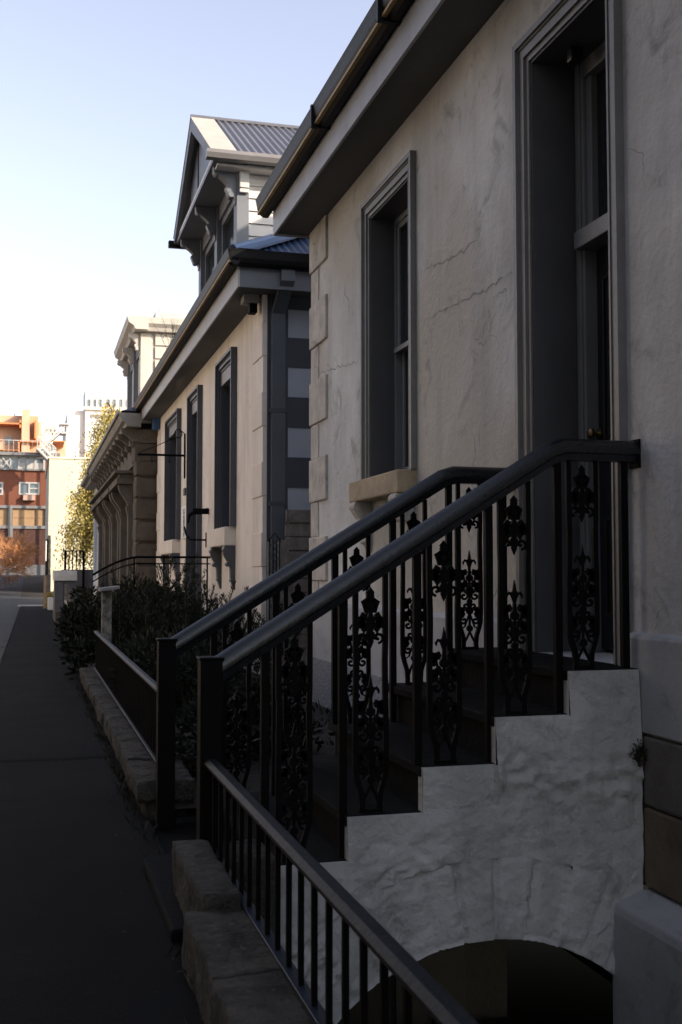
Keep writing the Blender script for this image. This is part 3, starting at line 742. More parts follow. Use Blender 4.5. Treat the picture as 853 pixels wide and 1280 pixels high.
# side wall with recessed pale panels
xa = X2+.02
sx0 = ony(360, 500, YN2)[0]
xs_ = [X2+.05, sx0, sx0+.62, sx0+.9, sx0+1.5, 10.9]
zrow = [(ony(375, b, YN2)[1], ony(375, a, YN2)[1]) for a, b in ((388, 423), (460, 497), (535, 572), (610, 647))]
YS2 = YN2-.012
mb = MB()
zcut = sorted({-.05, S2, *[v for r_ in zrow for v in r_]})
for i in range(len(xs_)-1):
    for j in range(len(zcut)-1):
        if i in (1, 3) and any(abs(zcut[j]-r_[0]) < 1e-6 for r_ in zrow): continue
        mb.add([(xs_[i], YS2, zcut[j]), (xs_[i+1], YS2, zcut[j]), (xs_[i+1], YS2, zcut[j+1]), (xs_[i], YS2, zcut[j+1])], [(0,1,2,3)])
for i in (1, 3):
    for (a, b) in zrow:
        for q in ([(xs_[i], YS2, a), (xs_[i], YS2+.009, a), (xs_[i], YS2+.009, b), (xs_[i], YS2, b)], [(xs_[i+1], YS2, a), (xs_[i+1], YS2+.009, a), (xs_[i+1], YS2+.009, b), (xs_[i+1], YS2, b)],
                  [(xs_[i], YS2, a), (xs_[i], YS2+.009, a), (xs_[i+1], YS2+.009, a), (xs_[i+1], YS2, a)], [(xs_[i], YS2, b), (xs_[i], YS2+.009, b), (xs_[i+1], YS2+.009, b), (xs_[i+1], YS2, b)]):
            mb.add(q, [(0,1,2,3)])
        MB().box(xs_[i], xs_[i+1], YS2+.009, YS2+.0115, a, b).build('side_panel', panel2, h2)
mb.build('side_wall', dark2, h2, fixn=False)
mb = MB()
z = .1
while z < S2:   # fine cladding joints, slightly proud laps
    z += .3
MB().box(X2+.101, X2+.16, YN2-.03, YN2-.002, 0, S2-.002).build('corner_board', dark2, h2, bevel=.003)
dp0, dp1 = ony(340, 500, YN2-.1)[0], ony(357, 500, YN2-.1)[0]
dz = ony(350, 392, YN2-.1)[1]
mb = MB(); mb.box(dp0, dp1, YN2-.1, YN2-.002, .3, dz)
mb.add([(dp0, YN2-.1, dz), (dp1, YN2-.1, dz), (dp1, YN2-.004, dz), (dp0, YN2-.004, dz), (dp0+.045, YN2-.42, dz+.33), (dp1+.045, YN2-.42, dz+.33), (dp1+.045, YN2-.32, dz+.33), (dp0+.045, YN2-.32, dz+.33)],
       [(0,1,5,4),(1,2,6,5),(2,3,7,6),(3,0,4,7)])
mb.box(dp0+.045, dp1+.045, YN2-.42, YN2-.32, dz+.33, S2+.30)
mb.build('downpipe', mat('downpipe_paint', (.085, .095, .115), (.07, .08, .095), 3, .4, .001, 30), h2, bevel=.004)
for z in (.9, 2.15, 3.3): MB().box(dp0-.02, dp1+.02, YN2-.104, YN2-.014, z, z+.05).build('pipe_bracket', dark2, h2)
# eaves of house 2 (front and side)
OV = .36; SO = .34
MB().box(X2-OV, 11.2, YN2-SO, YF2+.1, S2, S2+.02).build('soffit', soffitm, h2)
fas2 = mat('fascia_grey_two', (.36, .35, .34), (.30, .29, .285), 2, .5, .001, 30, streak=((.22, .21, .2), 3, .3))
MB().box(X2-OV-.025, X2-OV, YN2-SO-.025, YF2+.12, S2-.02, S2+.27).build('fascia', fas2, h2, bevel=.003)
MB().box(X2-OV, 11.2, YN2-SO-.025, YN2-SO, S2-.02, S2+.27).build('fascia', mat('fascia_slate', (.11, .12, .14), (.09, .10, .12), 2, .5, .001, 30), h2, bevel=.003)
g0 = X2-OV-.025; fz = S2+.27
pr = [(g0, fz-.02), (g0-.02, fz-.05), (g0-.075, fz-.05), (g0-.11, fz-.02), (g0-.135, fz+.03), (g0-.147, fz+.10), (g0-.155, fz+.13), (g0-.12, fz+.13), (g0-.12, fz+.1), (g0-.1, fz), (g0-.01, fz-.01), (g0, fz+.13)]
g = MB().prism(pr, 'y', YN2-SO-.16, YF2+.2).build('gutter', gutterm, h2)
MB().box(g0-.135, g0-.105, YN2-SO-.155, YF2+.19, fz-.03, fz-.006).build('bead', goldm, g)
y0 = YN2-SO-.025
pr = [(y0, fz-.02), (y0-.02, fz-.05), (y0-.075, fz-.05), (y0-.11, fz-.02), (y0-.135, fz+.03), (y0-.147, fz+.10), (y0-.155, fz+.13), (y0-.12, fz+.13), (y0-.12, fz+.1), (y0-.1, fz), (y0-.01, fz-.01), (y0, fz+.13)]
MB().prism(pr, 'x', g0-.12, 11.3).build('gutter', gutterm, h2)
# roof: corrugated hip
def corr_side(mb, x0, W, y0, z0, t, length, pitchc=.095, amp=.014, maxrun=4.3):
    n = int(length/pitchc*8)
    prev = None
    for i in range(n+1):
        s_ = length*i/n; r = min(s_, length-s_, maxrun); a = amp*sin(2*pi*s_/pitchc)
        p = [(x0+s_, y0, z0+a), (x0+s_, y0+r, z0+r*t+a)]
        if prev: mb.add(prev+p, [(0, 2, 3, 1)])
        prev = p
RZ = S2+.40; tt = tan(radians(30)); rx0 = X2-OV-.08; ry0 = YN2-SO-.08
mb = MB(); corr_side(mb, rx0, 4.4, ry0, RZ, tt, 8.8); mb.build('roof', bluesheet, h2, fixn=False, smooth=True)
mb = MB(); n = int((YF2-YN2+1)/.095*6); Ly = YF2-YN2+.7
prev = None
for i in range(n+1):
    s_ = Ly*i/n; r = min(s_, Ly-s_, 4.3); a = .014*sin(2*pi*s_/.095)
    p = [(rx0, ry0+s_, RZ+a), (rx0+r, ry0+s_, RZ+r*tt+a)]
    if prev: mb.add(prev+p, [(0, 1, 3, 2)])
    prev = p
mb.build('roof', bluesheet, h2, fixn=False, smooth=True)
mb = MB(); mb.tube([(rx0-.02, ry0-.02, RZ+.02), (rx0+4.3, ry0+4.3, RZ+4.3*tt+.03)], .05, 8)
mb.add([(rx0-.02, ry0-.02, RZ+.035), (rx0+.28, ry0-.02, RZ+.03), (rx0+4.5, ry0+4.1, RZ+4.3*tt+.03), (rx0+4.3, ry0+4.3, RZ+4.3*tt+.06)], [(0,1,2,3)])
mb.build('hip_cap', bluesheet, h2)

# ---- dormer of house 2
DX = 2.66; GX = 2.28; DY0, DY1 = 14.95, 18.5
DE = ony(262, 190, DY0)[1]; DB = 4.9; DR = ony(240, 149, 16.75)[1]; DE = H+(717-186)*14.9/1400*.995
ym = (DY0+DY1)/2
dm = MB()
dm.add([(DX+.05, DY0+.01, DB), (8, DY0+.01, DB), (8, DY0+.01, DE), (DX+.05, DY0+.01, DE), (DX+.05, DY1-.01, DB), (8, DY1-.01, DB), (8, DY1-.01, DE), (DX+.05, DY1-.01, DE)],
       [(0,1,2,3), (4,5,6,7), (1,5,6,2), (3,2,6,7)])
z = DB
while z < DE-.02:      # lapped boards on the cheek
    z2 = min(z+.175, DE)
    for yy, s_ in ((DY0, -1), (DY1, 1)):
        dm.add([(DX+.12, yy+s_*.032, z), (8, yy+s_*.032, z), (8, yy+s_*.008, z2), (DX+.12, yy+s_*.008, z2), (DX+.12, yy, z), (8, yy, z)], [(0,1,2,3), (0,4,5,1)])
    z = z2
dorm = dm.build('dormer', cream, h2, fixn=False)
# front posts, windows
mb = MB(); mb.box(DX-.03, DX+.14, DY0-.045, DY0+.19, DB, DE-.04); mb.build('pilaster', dgrey, dorm, bevel=.004)
mb = MB(); mb.box(DX-.03, DX+.14, DY1-.19, DY1+.045, DB, DE-.04); mb.build('pilaster', dgrey, dorm, bevel=.004)
mb = MB(); mb.box(DX-.03, DX+.14, ym-.12, ym+.12, DB, DE-.04); mb.build('pilaster', dgrey, dorm, bevel=.004)
for a, b in ((DY0+.19, ym-.12), (ym+.12, DY1-.19)):
    m_ = MB(); frame_ring(m_, DX+.04, DX+.12, a, b, DB, DE-.28, .1); m_.box(DX+.03, DX+.1, a+.1, b-.1, DB+.42, DB+.5); m_.box(DX-.0, DX+.06, a, b, DE-.28, DE-.04)
    wv = m_.build('attic_window', dgrey, dorm); MB().box(DX+.085, DX+.09, a+.09, b-.09, DB, DE-.3).build('attic_pane', glass, dorm)
def scroll_bracket(X, y0, y1, zt, h, dpt):
    mb = MB(); pts = [(X, zt)]
    for i in range(17):
        t = i/16; pts.append((X-max(.02, dpt*(1-t)**1.3*(1+.15*sin(t*9))+(.06 if .5 < t < .8 else 0)), zt-h*t))
    pts.append((X, zt-h)); mb.prism(pts, 'y', y0, y1); mb.tube([(X-dpt*.8, y0-.01, zt-.07), (X-dpt*.8, y1+.01, zt-.07)], .06, 10)
    mb.tube([(X-.07, y0-.01, zt-h*.75), (X-.07, y1+.01, zt-h*.75)], .045, 10); return mb
for a in (DY0-.02, ym-.06, DY1-.11): scroll_bracket(DX-.03, a, a+.12, DE-.06, .5, .32).build('bracket', dgrey, dorm, bevel=.004)
mb = MB(); mb.box(DX+.0, DX+.13, DY0-.12, DY0-.046, DE-.36, DE-.05); mb.box(DX+.0, DX+.13, DY0-.10, DY0-.05, DE-.42, DE-.361); mb.build('bracket', cream, dorm, bevel=.01)
# pediment, barge boards, roof
EO = .26; yE0, yE1 = DY0-EO, DY1+EO
rise = DR-DE; half = (yE1-yE0)/2
MB().box(GX, DX+.02, yE0+.06, yE1-.06, DE-.06, DE).build('pediment', dgrey, dorm)
mb = MB(); mb.prism([(yE0+.25, DE+.002), (yE1-.25, DE+.002), (ym, DR-.2)], 'x', GX+.12, GX+.16); mb.build('pediment', dgrey, dorm)
mb = MB(); mb.box(GX+.02, GX+.08, yE0+.02, yE1-.02, DE-.03, DE+.10)
mb.build('bottom_chord', cream, dorm, bevel=.004)
for s_ in (-1, 1):
    ye = ym+s_*half
    mb = MB(); mb.prism([(ym, DR+.02), (ym, DR-.20), (ye-s_*.02, DE-.06), (ye+s_*.04, DE+.04)], 'x', GX-.04, GX+.03); mb.build('barge_board', dgrey, dorm, bevel=.003)
mb = MB(); mb.prism([(ym+1.0, DR-.60), (ym+.25, DR-.30), (ym+.25, DE+.16), (ym+1.0, DE+.16)], 'x', GX+.10, GX+.121); mb.build('vent', trim2, dorm)
mb = MB(); mb.prism([(ym-1.0, DR-.60), (ym-.25, DR-.30), (ym-.25, DE+.16), (ym-1.0, DE+.16)], 'x', GX+.10, GX+.121); mb.build('vent', trim2, dorm)
for s_ in (-1, 1):
    mb = MB(); x0 = GX+.30; n = int((8.2-x0)/.1*8); prev = None
    mb.add([(GX-.05, ym, DR+.03), (x0+.01, ym, DR+.03), (x0+.01, ym+s_*(half+.06), DE+.05), (GX-.05, ym+s_*(half+.06), DE+.05)], [(0,1,2,3)])
    cap = mb.build('barge_capping', mat('capping_cream', (.42, .40, .36), (.36, .34, .31)), dorm, fixn=False)
    mb = MB()
    for i in range(n+1):
        xx = x0+(8.2-x0)*i/n; a = .018*sin(2*pi*xx/.105)
        p = [(xx, ym, DR+.01+a), (xx, ym+s_*(half+.05), DE+.035+a)]
        if prev: mb.add(prev+p, [(0, 2, 3, 1)])
        prev = p
    mb.build('dormer_roof', palesheet, dorm, fixn=False, smooth=True)
    ye = ym+s_*(half+.05)
    pr = [(ye, DE+.02), (ye+s_*.12, DE+.02), (ye+s_*.13, DE-.03), (ye+s_*.10, DE-.09), (ye+s_*.02, DE-.10), (ye, DE-.1)]
    mb = MB(); mb.prism(pr, 'x', GX-.12, 8.2); mb.build('dormer_gutter', mat('dormer_gutter', (.20, .19, .19), (.16, .15, .15), 3, .4, .001, 30) if s_ < 0 else gutterm, dorm)
mb = MB(); mb.tube([(GX-.05, ym, DR+.03), (8.2, ym, DR+.03)], .035, 8); mb.build('ridge_cap', palesheet, dorm)
MB().box(GX+.05, 8, yE0+.02, DY0-.002, DE-.13, DE-.10).build('eave_board', cream, dorm)

# ---- fittings on house 2
def sec(name, label, cat, loc): return thing(name, label, cat, loc)
fy, fzv = onx(311, 376, X2-.12)
fl = thing('floodlight', 'boxy grey floodlight under the near eave corner of the cream house', 'light', (X2-.05, YN2+.1, 4.4))
yb_ = YN2+.12; zt_ = ony(310, 362, yb_)[1]; x_ = ony(303, 376, yb_)[0]
MB().box(x_, X2-.046, yb_, yb_+.06, zt_-.1, zt_-.06).build('arm', trimd, fl)
MB().box(x_, x_+.2, yb_-.1, yb_+.12, zt_-.18, zt_-.02).build('housing', mat('lamp_grey', (.3, .29, .28)), fl, bevel=.012)
MB().box(x_+.08, x_+.18, yb_-.08, yb_+.08, zt_-.3, zt_-.19).build('sensor', iron, fl, bevel=.01)
ab = yx(205, X2-.03); az = onx(205, 511, X2)[1], onx(205, 526, X2)[1]
tag(MB().box(X2-.16, X2-.002, YF2-.55, YF2-.2, az[1]-.1, az[0]).build('alarm_box', mat('alarm_blue', (.05, .12, .28), (.04, .1, .22), 3, .4), bevel=.02), 'small blue alarm box high on the far end of the cream wall', 'alarm box')
# sign bracket
yv = yx(229, X2-.03); zt = onx(229, 545, X2)[1]; zb_ = onx(229, 600, X2)[1]; zh = onx(229, 572, X2)[1]
sb = thing('sign_bracket', 'black wrought iron hanging sign bracket beside the far window of the cream house', 'bracket', (X2, yv, zh))
MB().box(X2-.03, X2-.004, yv-.02, yv+.02, zb_, zt).build('backplate', iron, sb)
xe = ony(172, 572, yv)[0]
MB().tube([(X2-.02, yv, zh), (xe, yv, zh)], .022, 8).build('arm', iron, sb)
pts = [(X2-.03, yv, zh+.42)]
for i in range(13):
    a = radians(90+i*28); pts.append((X2-.13+.09*cos(a)*(1-.03*i), yv, zh+.40+.09*sin(a)*(1-.03*i)))
MB().tube(pts, .009, 6).build('scroll', iron, sb)
MB().tube([(X2-.2, yv, zh+.33), (X2-.55, yv, zh+.16), (xe+.02, yv, zh+.03)], .007, 6).build('stay', iron, sb)
mb = MB()
for xx in (X2-.3, X2-.62):
    mb.tube([(xx, yv, zh-.02), (xx, yv, zh-.10)], .006, 6)
    mb.tube([(xx+.02*cos(i*pi/4), yv, zh-.12+.02*sin(i*pi/4)) for i in range(9)], .005, 6)
mb.build('hanging_loop', iron, sb)
# door-side lamp arm
ya_ = yx(261, X2); za_ = onx(261, 639, X2)[1]
xa_ = ony(237, 640, ya_)[0]
lb = thing('lamp_bracket', 'thick black bracket with drooping tip beside the cream house door', 'bracket', (X2, ya_, za_))
MB().box(xa_+.05, X2-.002, ya_-.03, ya_+.03, za_-.05, za_+.04).build('arm', iron, lb, bevel=.008)
MB().tube([(xa_+.3, ya_, za_), (xa_+.08, ya_, za_-.02), (xa_, ya_, za_-.07), (xa_-.02, ya_, za_-.2)], [.05, .045, .03, .012], 8).build('tip', iron, lb)
yh = yx(258, X2); zk = onx(258, 675, X2)[1]
hk = thing('iron_hook', 'small iron hook on the cream wall left of the near window', 'hook', (X2, yh, zk))
MB().box(X2-.015, X2-.001, yh-.02, yh+.02, zk-.12, zk+.12).build('plate', iron, hk)
MB().tube([(X2-.01, yh, zk), (X2-.26, yh, zk), (X2-.33, yh, zk+.08), (X2-.36, yh, zk+.22)], .014, 6).build('prong', iron, hk)
y1_, z1_ = onx(230, 632, X2-.02); y0_, z0_ = onx(236.5, 672, X2-.02)
ns = thing('name_plate', 'tall white plaque with worn dark characters left of the cream house door', 'sign', (X2, (y0_+y1_)/2, z0_))
y0_ += .10; y1_ += .10
pb = MB().box(X2-.05, X2-.004, y0_-.02, y1_, z0_, z1_-.02).build('board', mat('plaque_white', (.85, .85, .83), (.8, .8, .78)), ns, bevel=.004)
inkm = mat('sign_ink', (.10, .09, .10), (.06, .06, .07), 8, .7)
ymid = (y0_+y1_)/2; hh = z1_-z0_
mb = MB(); rr = random.Random(4)
for k, t in enumerate((.80, .62, .54, .46, .27, .12)):
    z = z0_+hh*t; ww = .16; m_ = mb
    a_ = rr.choice([0, 1, 2]); ww = .09
    mb.box(X2-.053, X2-.05, ymid-ww, ymid-ww+.05, z-.05, z+.05); mb.box(X2-.053, X2-.05, ymid+ww-.05, ymid+ww, z-.05, z+.05)
    mb.box(X2-.053, X2-.05, ymid-ww+.05, ymid+ww-.05, z-.05 if a_ != 1 else z-.012, (z-.025 if a_ != 1 else z+.012))
    if a_ == 2: mb.box(X2-.053, X2-.05, ymid-ww+.05, ymid+ww-.05, z+.025, z+.05)
mb.build('lettering', inkm, pb)
ms = yx(234.5, X2)
tag(MB().box(X2-.08, X2-.001, ms-.1, ms+.1, onx(234, 620, X2)[1], onx(234, 611, X2)[1]).build('intercom', trim2, bevel=.01), 'small grey box on the cream wall just above the white plaque', 'box')
# curved handrail at the cream house door
rl = thing('door_handrail', 'thin black double handrail with curved end reaching out from the cream house door', 'railing', (2, 17.3, 0))
yr = 17.3
def rail_line(off, yy, r):
    xw = X2-.05; za = H+(717-697)*17.6/1400+off
    xc = ony(160, 700, yy)[0]; xl = ony(116, 719, yy)[0]; zl = ony(116, 719, yy)[1]+off
    pts = [(xw, yy, za), (xc+.25, yy, za)]
    for i in range(9):
        t = i/8; pts.append((xc+.15-(xc+.15-xl)*t, yy, za-(za-zl)*t**1.6))
    return MB().tube(pts, r, 6)
rail_line(0, yr, .018).build('top_rail', iron, rl); rail_line(-.10, yr, .010).build('lower_rail', iron, rl)
for xx, zt_ in ((2.62, 1.56), (1.95, 1.56), (1.5, 1.55)): MB().tube([(xx, yr, .1), (xx, yr, zt_)], .014, 6).build('post', iron, rl)
# timber fence between the houses and lattice gate
yf = YN2-.5
bx0, bzt = ony(357, 637, yf)
tf = thing('timber_fence', 'weathered horizontal board fence filling the gap between the two near houses', 'fence', (bx0+.5, yf, 0))
z = bzt; rr = random.Random(2)
while z > .1:
    hgt = .165
    MB().box(bx0+rr.uniform(0, .01), bx0+1.6, yf-rr.uniform(0, .012), yf+.03, z-hgt+.012, z).build('board', timberm, tf, bevel=.004); z -= hgt
MB().box(bx0+.05, bx0+.14, yf+.032, yf+.11, 0, bzt-.03).build('post', timberm, tf)
lx0, lzt = ony(334, 677, yf); lx1 = ony(350, 677, yf)[0]
lg = thing('lattice_gate', 'narrow grey slatted gate with lattice top beside the board fence', 'gate', (lx0, yf, 0))
mb = MB(); frame_ring(mb, lx0, lx1, yf-.06, yf-.03, 0.1, lzt, .01)
mb = MB(); mb.box(lx0, lx0+.03, yf-.06, yf-.02, .1, lzt); mb.box(lx1-.03, lx1, yf-.06, yf-.02, .1, lzt)
z = lzt-.03
while z > .2: mb.box(lx0+.03, lx1-.03, yf-.05, yf-.035, z-.035, z); z -= .075
mb.build('frame', mat('grey_lattice', (.20, .20, .20), (.13, .13, .13), 6, .8, .003, 30), lg)
mb = MB()
for k in range(4): mb.tube([(lx0+.02+k*.04, yf-.065, .2), (lx0+.02+k*.04, yf-.065, lzt+.02)], .006, 5)
mb.tube([(lx0, yf-.065, lzt), ((lx0+lx1)/2, yf-.065, lzt+.1), (lx1, yf-.065, lzt)], .008, 6); mb.build('scrollwork', iron, lg)
MB().box(lx1+.01, lx1+.08, yf-.05, yf+.03, 0, lzt+.02).build('post', timberm, lg)
# ================================================================== HOUSE 3
X3 = 2.30; YN3 = YF2+.12; YF3 = 39.5
h3 = thing('stone_bank_building', 'brown ashlar building with bracketed cornice, scroll consoles and small white attic dormer', 'building', (X3, YN3, 0))
ZF = onx(181.6, 550, X3)[1]      # bottom of entablature frieze at near corner
ZC = H+200*25.2/1400            # top of cornice
ZF = H+167*25.2/1400
bays = []
nb = 4; bw = (YF3-YN3-1.1)/nb
for i in range(nb): bays.append((YN3+1.1+bw*i+.45, YN3+1.1+bw*(i+1)-.75))
zt3 = ZF-.95
wall_x(X3, .5, YN3+.3, YF3, -.05, ZC-.05, [(a, b, .9, zt3) for a, b in bays]).build('wall', fstone, h3)
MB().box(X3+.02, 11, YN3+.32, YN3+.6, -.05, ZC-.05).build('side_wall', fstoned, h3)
MB().box(X3+.02, 11, YF3-.35, YF3-.01, -.05, ZC-.05).build('end_wall', fstone, h3)
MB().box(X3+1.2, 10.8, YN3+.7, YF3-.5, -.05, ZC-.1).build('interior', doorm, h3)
# rusticated corner pier
z = 0; rr = random.Random(8); k = 0
while z < ZF-.62:
    hgt = .50
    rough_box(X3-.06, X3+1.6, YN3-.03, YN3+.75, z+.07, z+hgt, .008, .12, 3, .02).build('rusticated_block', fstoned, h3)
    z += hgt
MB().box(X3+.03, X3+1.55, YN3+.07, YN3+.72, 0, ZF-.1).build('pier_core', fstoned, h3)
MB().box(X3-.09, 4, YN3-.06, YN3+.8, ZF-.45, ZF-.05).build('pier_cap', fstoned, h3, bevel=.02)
for i, (a, b) in enumerate(bays):
    for yy in (a-.32, b+.04):
        m_ = MB(); m_.box(X3-.12, X3+.01, yy, yy+.28, 0, zt3-.35)
        m_.box(X3-.16, X3+.01, yy-.03, yy+.31, 0, .8); p_ = m_.build('pilaster', fstone, h3, bevel=.01)
        c_ = scroll_bracket(X3-.01, yy+.03, yy+.25, zt3+.05, .95, .34).build('console', fstone, h3, bevel=.01)
    mb = MB(); mb.box(X3-.40, X3+.01, a-.42, b+.42, zt3+.06, zt3+.20); mb.box(X3-.34, X3+.01, a-.38, b+.38, zt3+.205, zt3+.30); mb.box(X3-.46, X3+.01, a-.47, b+.47, zt3+.305, zt3+.38)
    mb.build('hood', fstone, h3, bevel=.012)
    m_ = MB(); frame_ring(m_, X3+.3, X3+.38, a, b, .9, zt3, .09); m_.box(X3+.29, X3+.37, a+.09, b-.09, 2.2, 2.28)
    wv = m_.build('window', trim2, h3); MB().box(X3+.35, X3+.36, a+.08, b-.08, .98, zt3-.08).build('pane', glass, wv)
    MB().box(X3-.18, X3+.3, a-.02, b+.02, .74, .9).build('sill', fstone, h3, bevel=.01)
# entablature and cornice with brackets
mb = MB(); mb.box(X3-.07, X3+.01, YN3-.05, YF3, ZF-.5, ZF-.02); mb.box(X3-.07, 11, YN3-.05, YN3+.3, ZF-.04, ZC-.32); mb.box(X3-.14, X3+.01, YN3-.1, YF3, ZF-.018, ZF+.05)
mb.box(X3-.07, X3+.01, YN3+.3, YF3, ZF+.052, ZC-.32); mb.build('frieze', fstone, h3, bevel=.01)
xo = X3-.46
mb = MB(); pr = [(X3+.02, ZC-.30), (xo+.16, ZC-.30), (xo+.14, ZC-.22), (xo+.06, ZC-.19), (xo, ZC-.06), (xo, ZC), (X3+.02, ZC)]
mb.prism(pr, 'y', YN3-.35, YF3+.3); mb.box(X3+.021, 11, YN3-.35, YN3-.1, ZC-.2, ZC); mb.build('cornice', cornm, h3)
MB().box(xo-.05, xo-.002, YN3-.36, YF3+.32, ZC-.045, ZC+.05).build('gutter', cornm, h3, bevel=.01)
n = 13
for i in range(n):
    yy = YN3-.02+(YF3-YN3-.2)*i/(n-1)
    scroll_bracket(X3-.06, yy, yy+.22, ZC-.305, .50, .33).build('cornice_bracket', fstone, h3)
scroll_bracket(X3-.06, YN3-.1, YN3-.02, ZC-.305, .42, .26)
mb = MB(); hip(mb, xo+.05, 11, YN3-.3, YF3+.25, ZC+.052, radians(24)); mb.build('roof', mat('slate_roof', (.05, .055, .09), (.04, .045, .07), 3, .5, .001, 30), h3, fixn=False)
# attic dormer
EX = 2.50; EY0, EY1 = 27.1, 31.0
EZ = H+(717-415)*27.0/1400
wht = mat('old_white_board', (.50, .46, .41), (.42, .39, .35), 3, .65, .002, 25, streak=((.42, .38, .33), 2, .3))
dm = MB(); dm.box(EX+.05, 8, EY0, EY1, ZC-.3, EZ)
z = ZC
while z < EZ-.3: dm.box(EX+.3, 7.9, EY0-.05, EY0-.001, z, z+.28); z += .32
dr = dm.build('dormer', wht, h3)
for a in (EY0-.03, (EY0+EY1)/2-.16, EY1-.3):
    MB().box(EX-.05, EX+.2, a, a+.33, ZC-.2, EZ-.02).build('pilaster', dgrey if a > EY0 else wht, dr, bevel=.006)
    scroll_bracket(EX-.05, a+.06, a+.22, EZ-.02, .5, .28).build('bracket', wht, dr)
for a, b in ((EY0+.33, (EY0+EY1)/2-.17), ((EY0+EY1)/2+.18, EY1-.31)):
    m_ = MB(); frame_ring(m_, EX+.0, EX+.10, a, b, ZC-.2, EZ-.3, .09); m_.box(EX-.01, EX+.08, a, b, EZ-.3, EZ-.02); wv = m_.build('attic_window', dgrey, dr)
    MB().box(EX+.06, EX+.07, a+.08, b-.08, ZC-.2, EZ-.3).build('attic_pane', glass, dr)
mb = MB(); pr = [(EX+.1, EZ), (EX-.20, EZ), (EX-.24, EZ+.08), (EX-.36, EZ+.16), (EX-.40, EZ+.30), (EX+.1, EZ+.34)]
mb.prism(pr, 'y', EY0-.36, EY1+.36)
pr = [(EY0+.1, EZ), (EY0-.20, EZ), (EY0-.24, EZ+.08), (EY0-.33, EZ+.16), (EY0-.355, EZ+.30), (EY0+.1, EZ+.34)]
mb.prism(pr, 'x', EX+.101, 8.2); mb.build('dormer_cornice', wht, dr)
mb = MB(); mb.box(EX+.3, 8.2, EY0, EY1, EZ+.341, EZ+.52); mb.build('dormer_roof', wht, dr, bevel=.01)

# ================================================================== HOUSE 4
X4 = 2.30; YN4 = YF3+.4; YF4 = 44.5
h4 = thing('white_shuttered_house', 'narrow view of a pale house with louvred shutter just past the brown stone building', 'house', (X4, YN4, 0))
Z4 = H+(717-597)*41/1400-.25
pw = mat('pale_wall', (.56, .53, .50), (.48, .46, .43), 2, .85, .003, 25)
wall_x(X4, .4, YN4, YF4, -.05, Z4, [(YN4+1.2, YN4+2.7, 1.2, Z4-.7)]).build('wall', pw, h4)
MB().box(X4+.02, 10, YN4+.01, YN4+.3, -.05, Z4).build('side_wall', pw, h4); MB().box(X4+.02, 10, YF4-.3, YF4-.01, -.05, Z4).build('end_wall', pw, h4)
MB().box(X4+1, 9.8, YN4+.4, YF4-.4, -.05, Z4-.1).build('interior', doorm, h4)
shm = mat('blue_white_shutter', (.58, .63, .70), (.5, .55, .62), 3, .6)
for a, b in ((YN4+.45, YN4+1.18), (YN4+2.72, YN4+3.45)):
    m_ = MB(); frame_ring(m_, X4-.07, X4-.01, a, b, 1.2, Z4-.7, .08); z = 1.3
    while z < Z4-.82: m_.add([(X4-.065, a+.08, z), (X4-.065, b-.08, z), (X4-.02, b-.08, z+.07), (X4-.02, a+.08, z+.07)], [(0,1,2,3)]); z += .075
    m_.build('shutter', shm, h4, fixn=False)
m_ = MB(); frame_ring(m_, X4+.15, X4+.22, YN4+1.2, YN4+2.7, 1.2, Z4-.7, .08); wv = m_.build('window', shm, h4); MB().box(X4+.19, X4+.2, YN4+1.28, YN4+2.62, 1.28, Z4-.78).build('pane', glass, wv)
mb = MB(); mb.prism([(X4+.3, Z4), (X4-.32, Z4), (X4-.36, Z4+.1), (X4-.50, Z4+.12), (X4-.52, Z4+.22), (X4+.3, Z4+.26)], 'y', YN4-.1, YF4+.4); mb.build('eaves', cornm, h4)
mb = MB(); hip(mb, X4-.5, 10.3, YN4-.05, YF4+.4, Z4+.262, radians(20)); mb.build('roof', roofslate, h4, fixn=False)
tag(MB().tube([(ony(124, 700, 39)[0], 39, .1), (ony(129, 692, 39)[0]+.02, 39, ony(130, 690, 39)[1]), (2.25, 39, 2.1)], .03, 6).build('leaning_pole', iron), 'thin dark pole leaning by the pale shuttered house wall', 'pole')

# ================================================================== UNSEEN OPPOSITE SIDE (added to darken the near end and bounce sun)
op = thing('light_blocking_warehouse', 'unseen dark brick warehouse added across the road to block skylight on the near house', 'building', (-8.5, -5, 0))  # added out of view; its height and dark brick cut light on the pavement
oy0, oy1 = -26., 8.5
ow = [(y_, y_+1.4, z_, z_+1.8) for y_ in [oy0+1.6+3.2*i for i in range(10)] for z_ in (1.2, 4.4, 7.4, 10.4, 12.6)]
m_ = wall_x(0, .4, oy0, oy1, -.1, 15.2, ow); m_.v = [(-7.7-x_, y_, z_) for x_, y_, z_ in m_.v]; m_.build('wall', mat('blocker_dark_brick', (.022, .02, .02), (.016, .015, .015), 2, .9, .006, 30), op)
MB().box(-20, -8.12, oy0, oy1-.02, -.1, 14).build('interior', doorm, op)
MB().box(-20, -7.5, oy0-.1, oy1+.1, 15.201, 15.5).build('parapet', conc0 if False else kerbm, op)
for k_, (a, b, c, d_) in enumerate(ow):
    m_ = MB(); frame_ring(m_, -8.0, -7.9, a, b, c, d_, .08); wv = m_.build('window', trim2, op); MB().box(-7.96, -7.95, a+.08, b-.08, c+.08, d_-.08).build('pane', glass, wv)

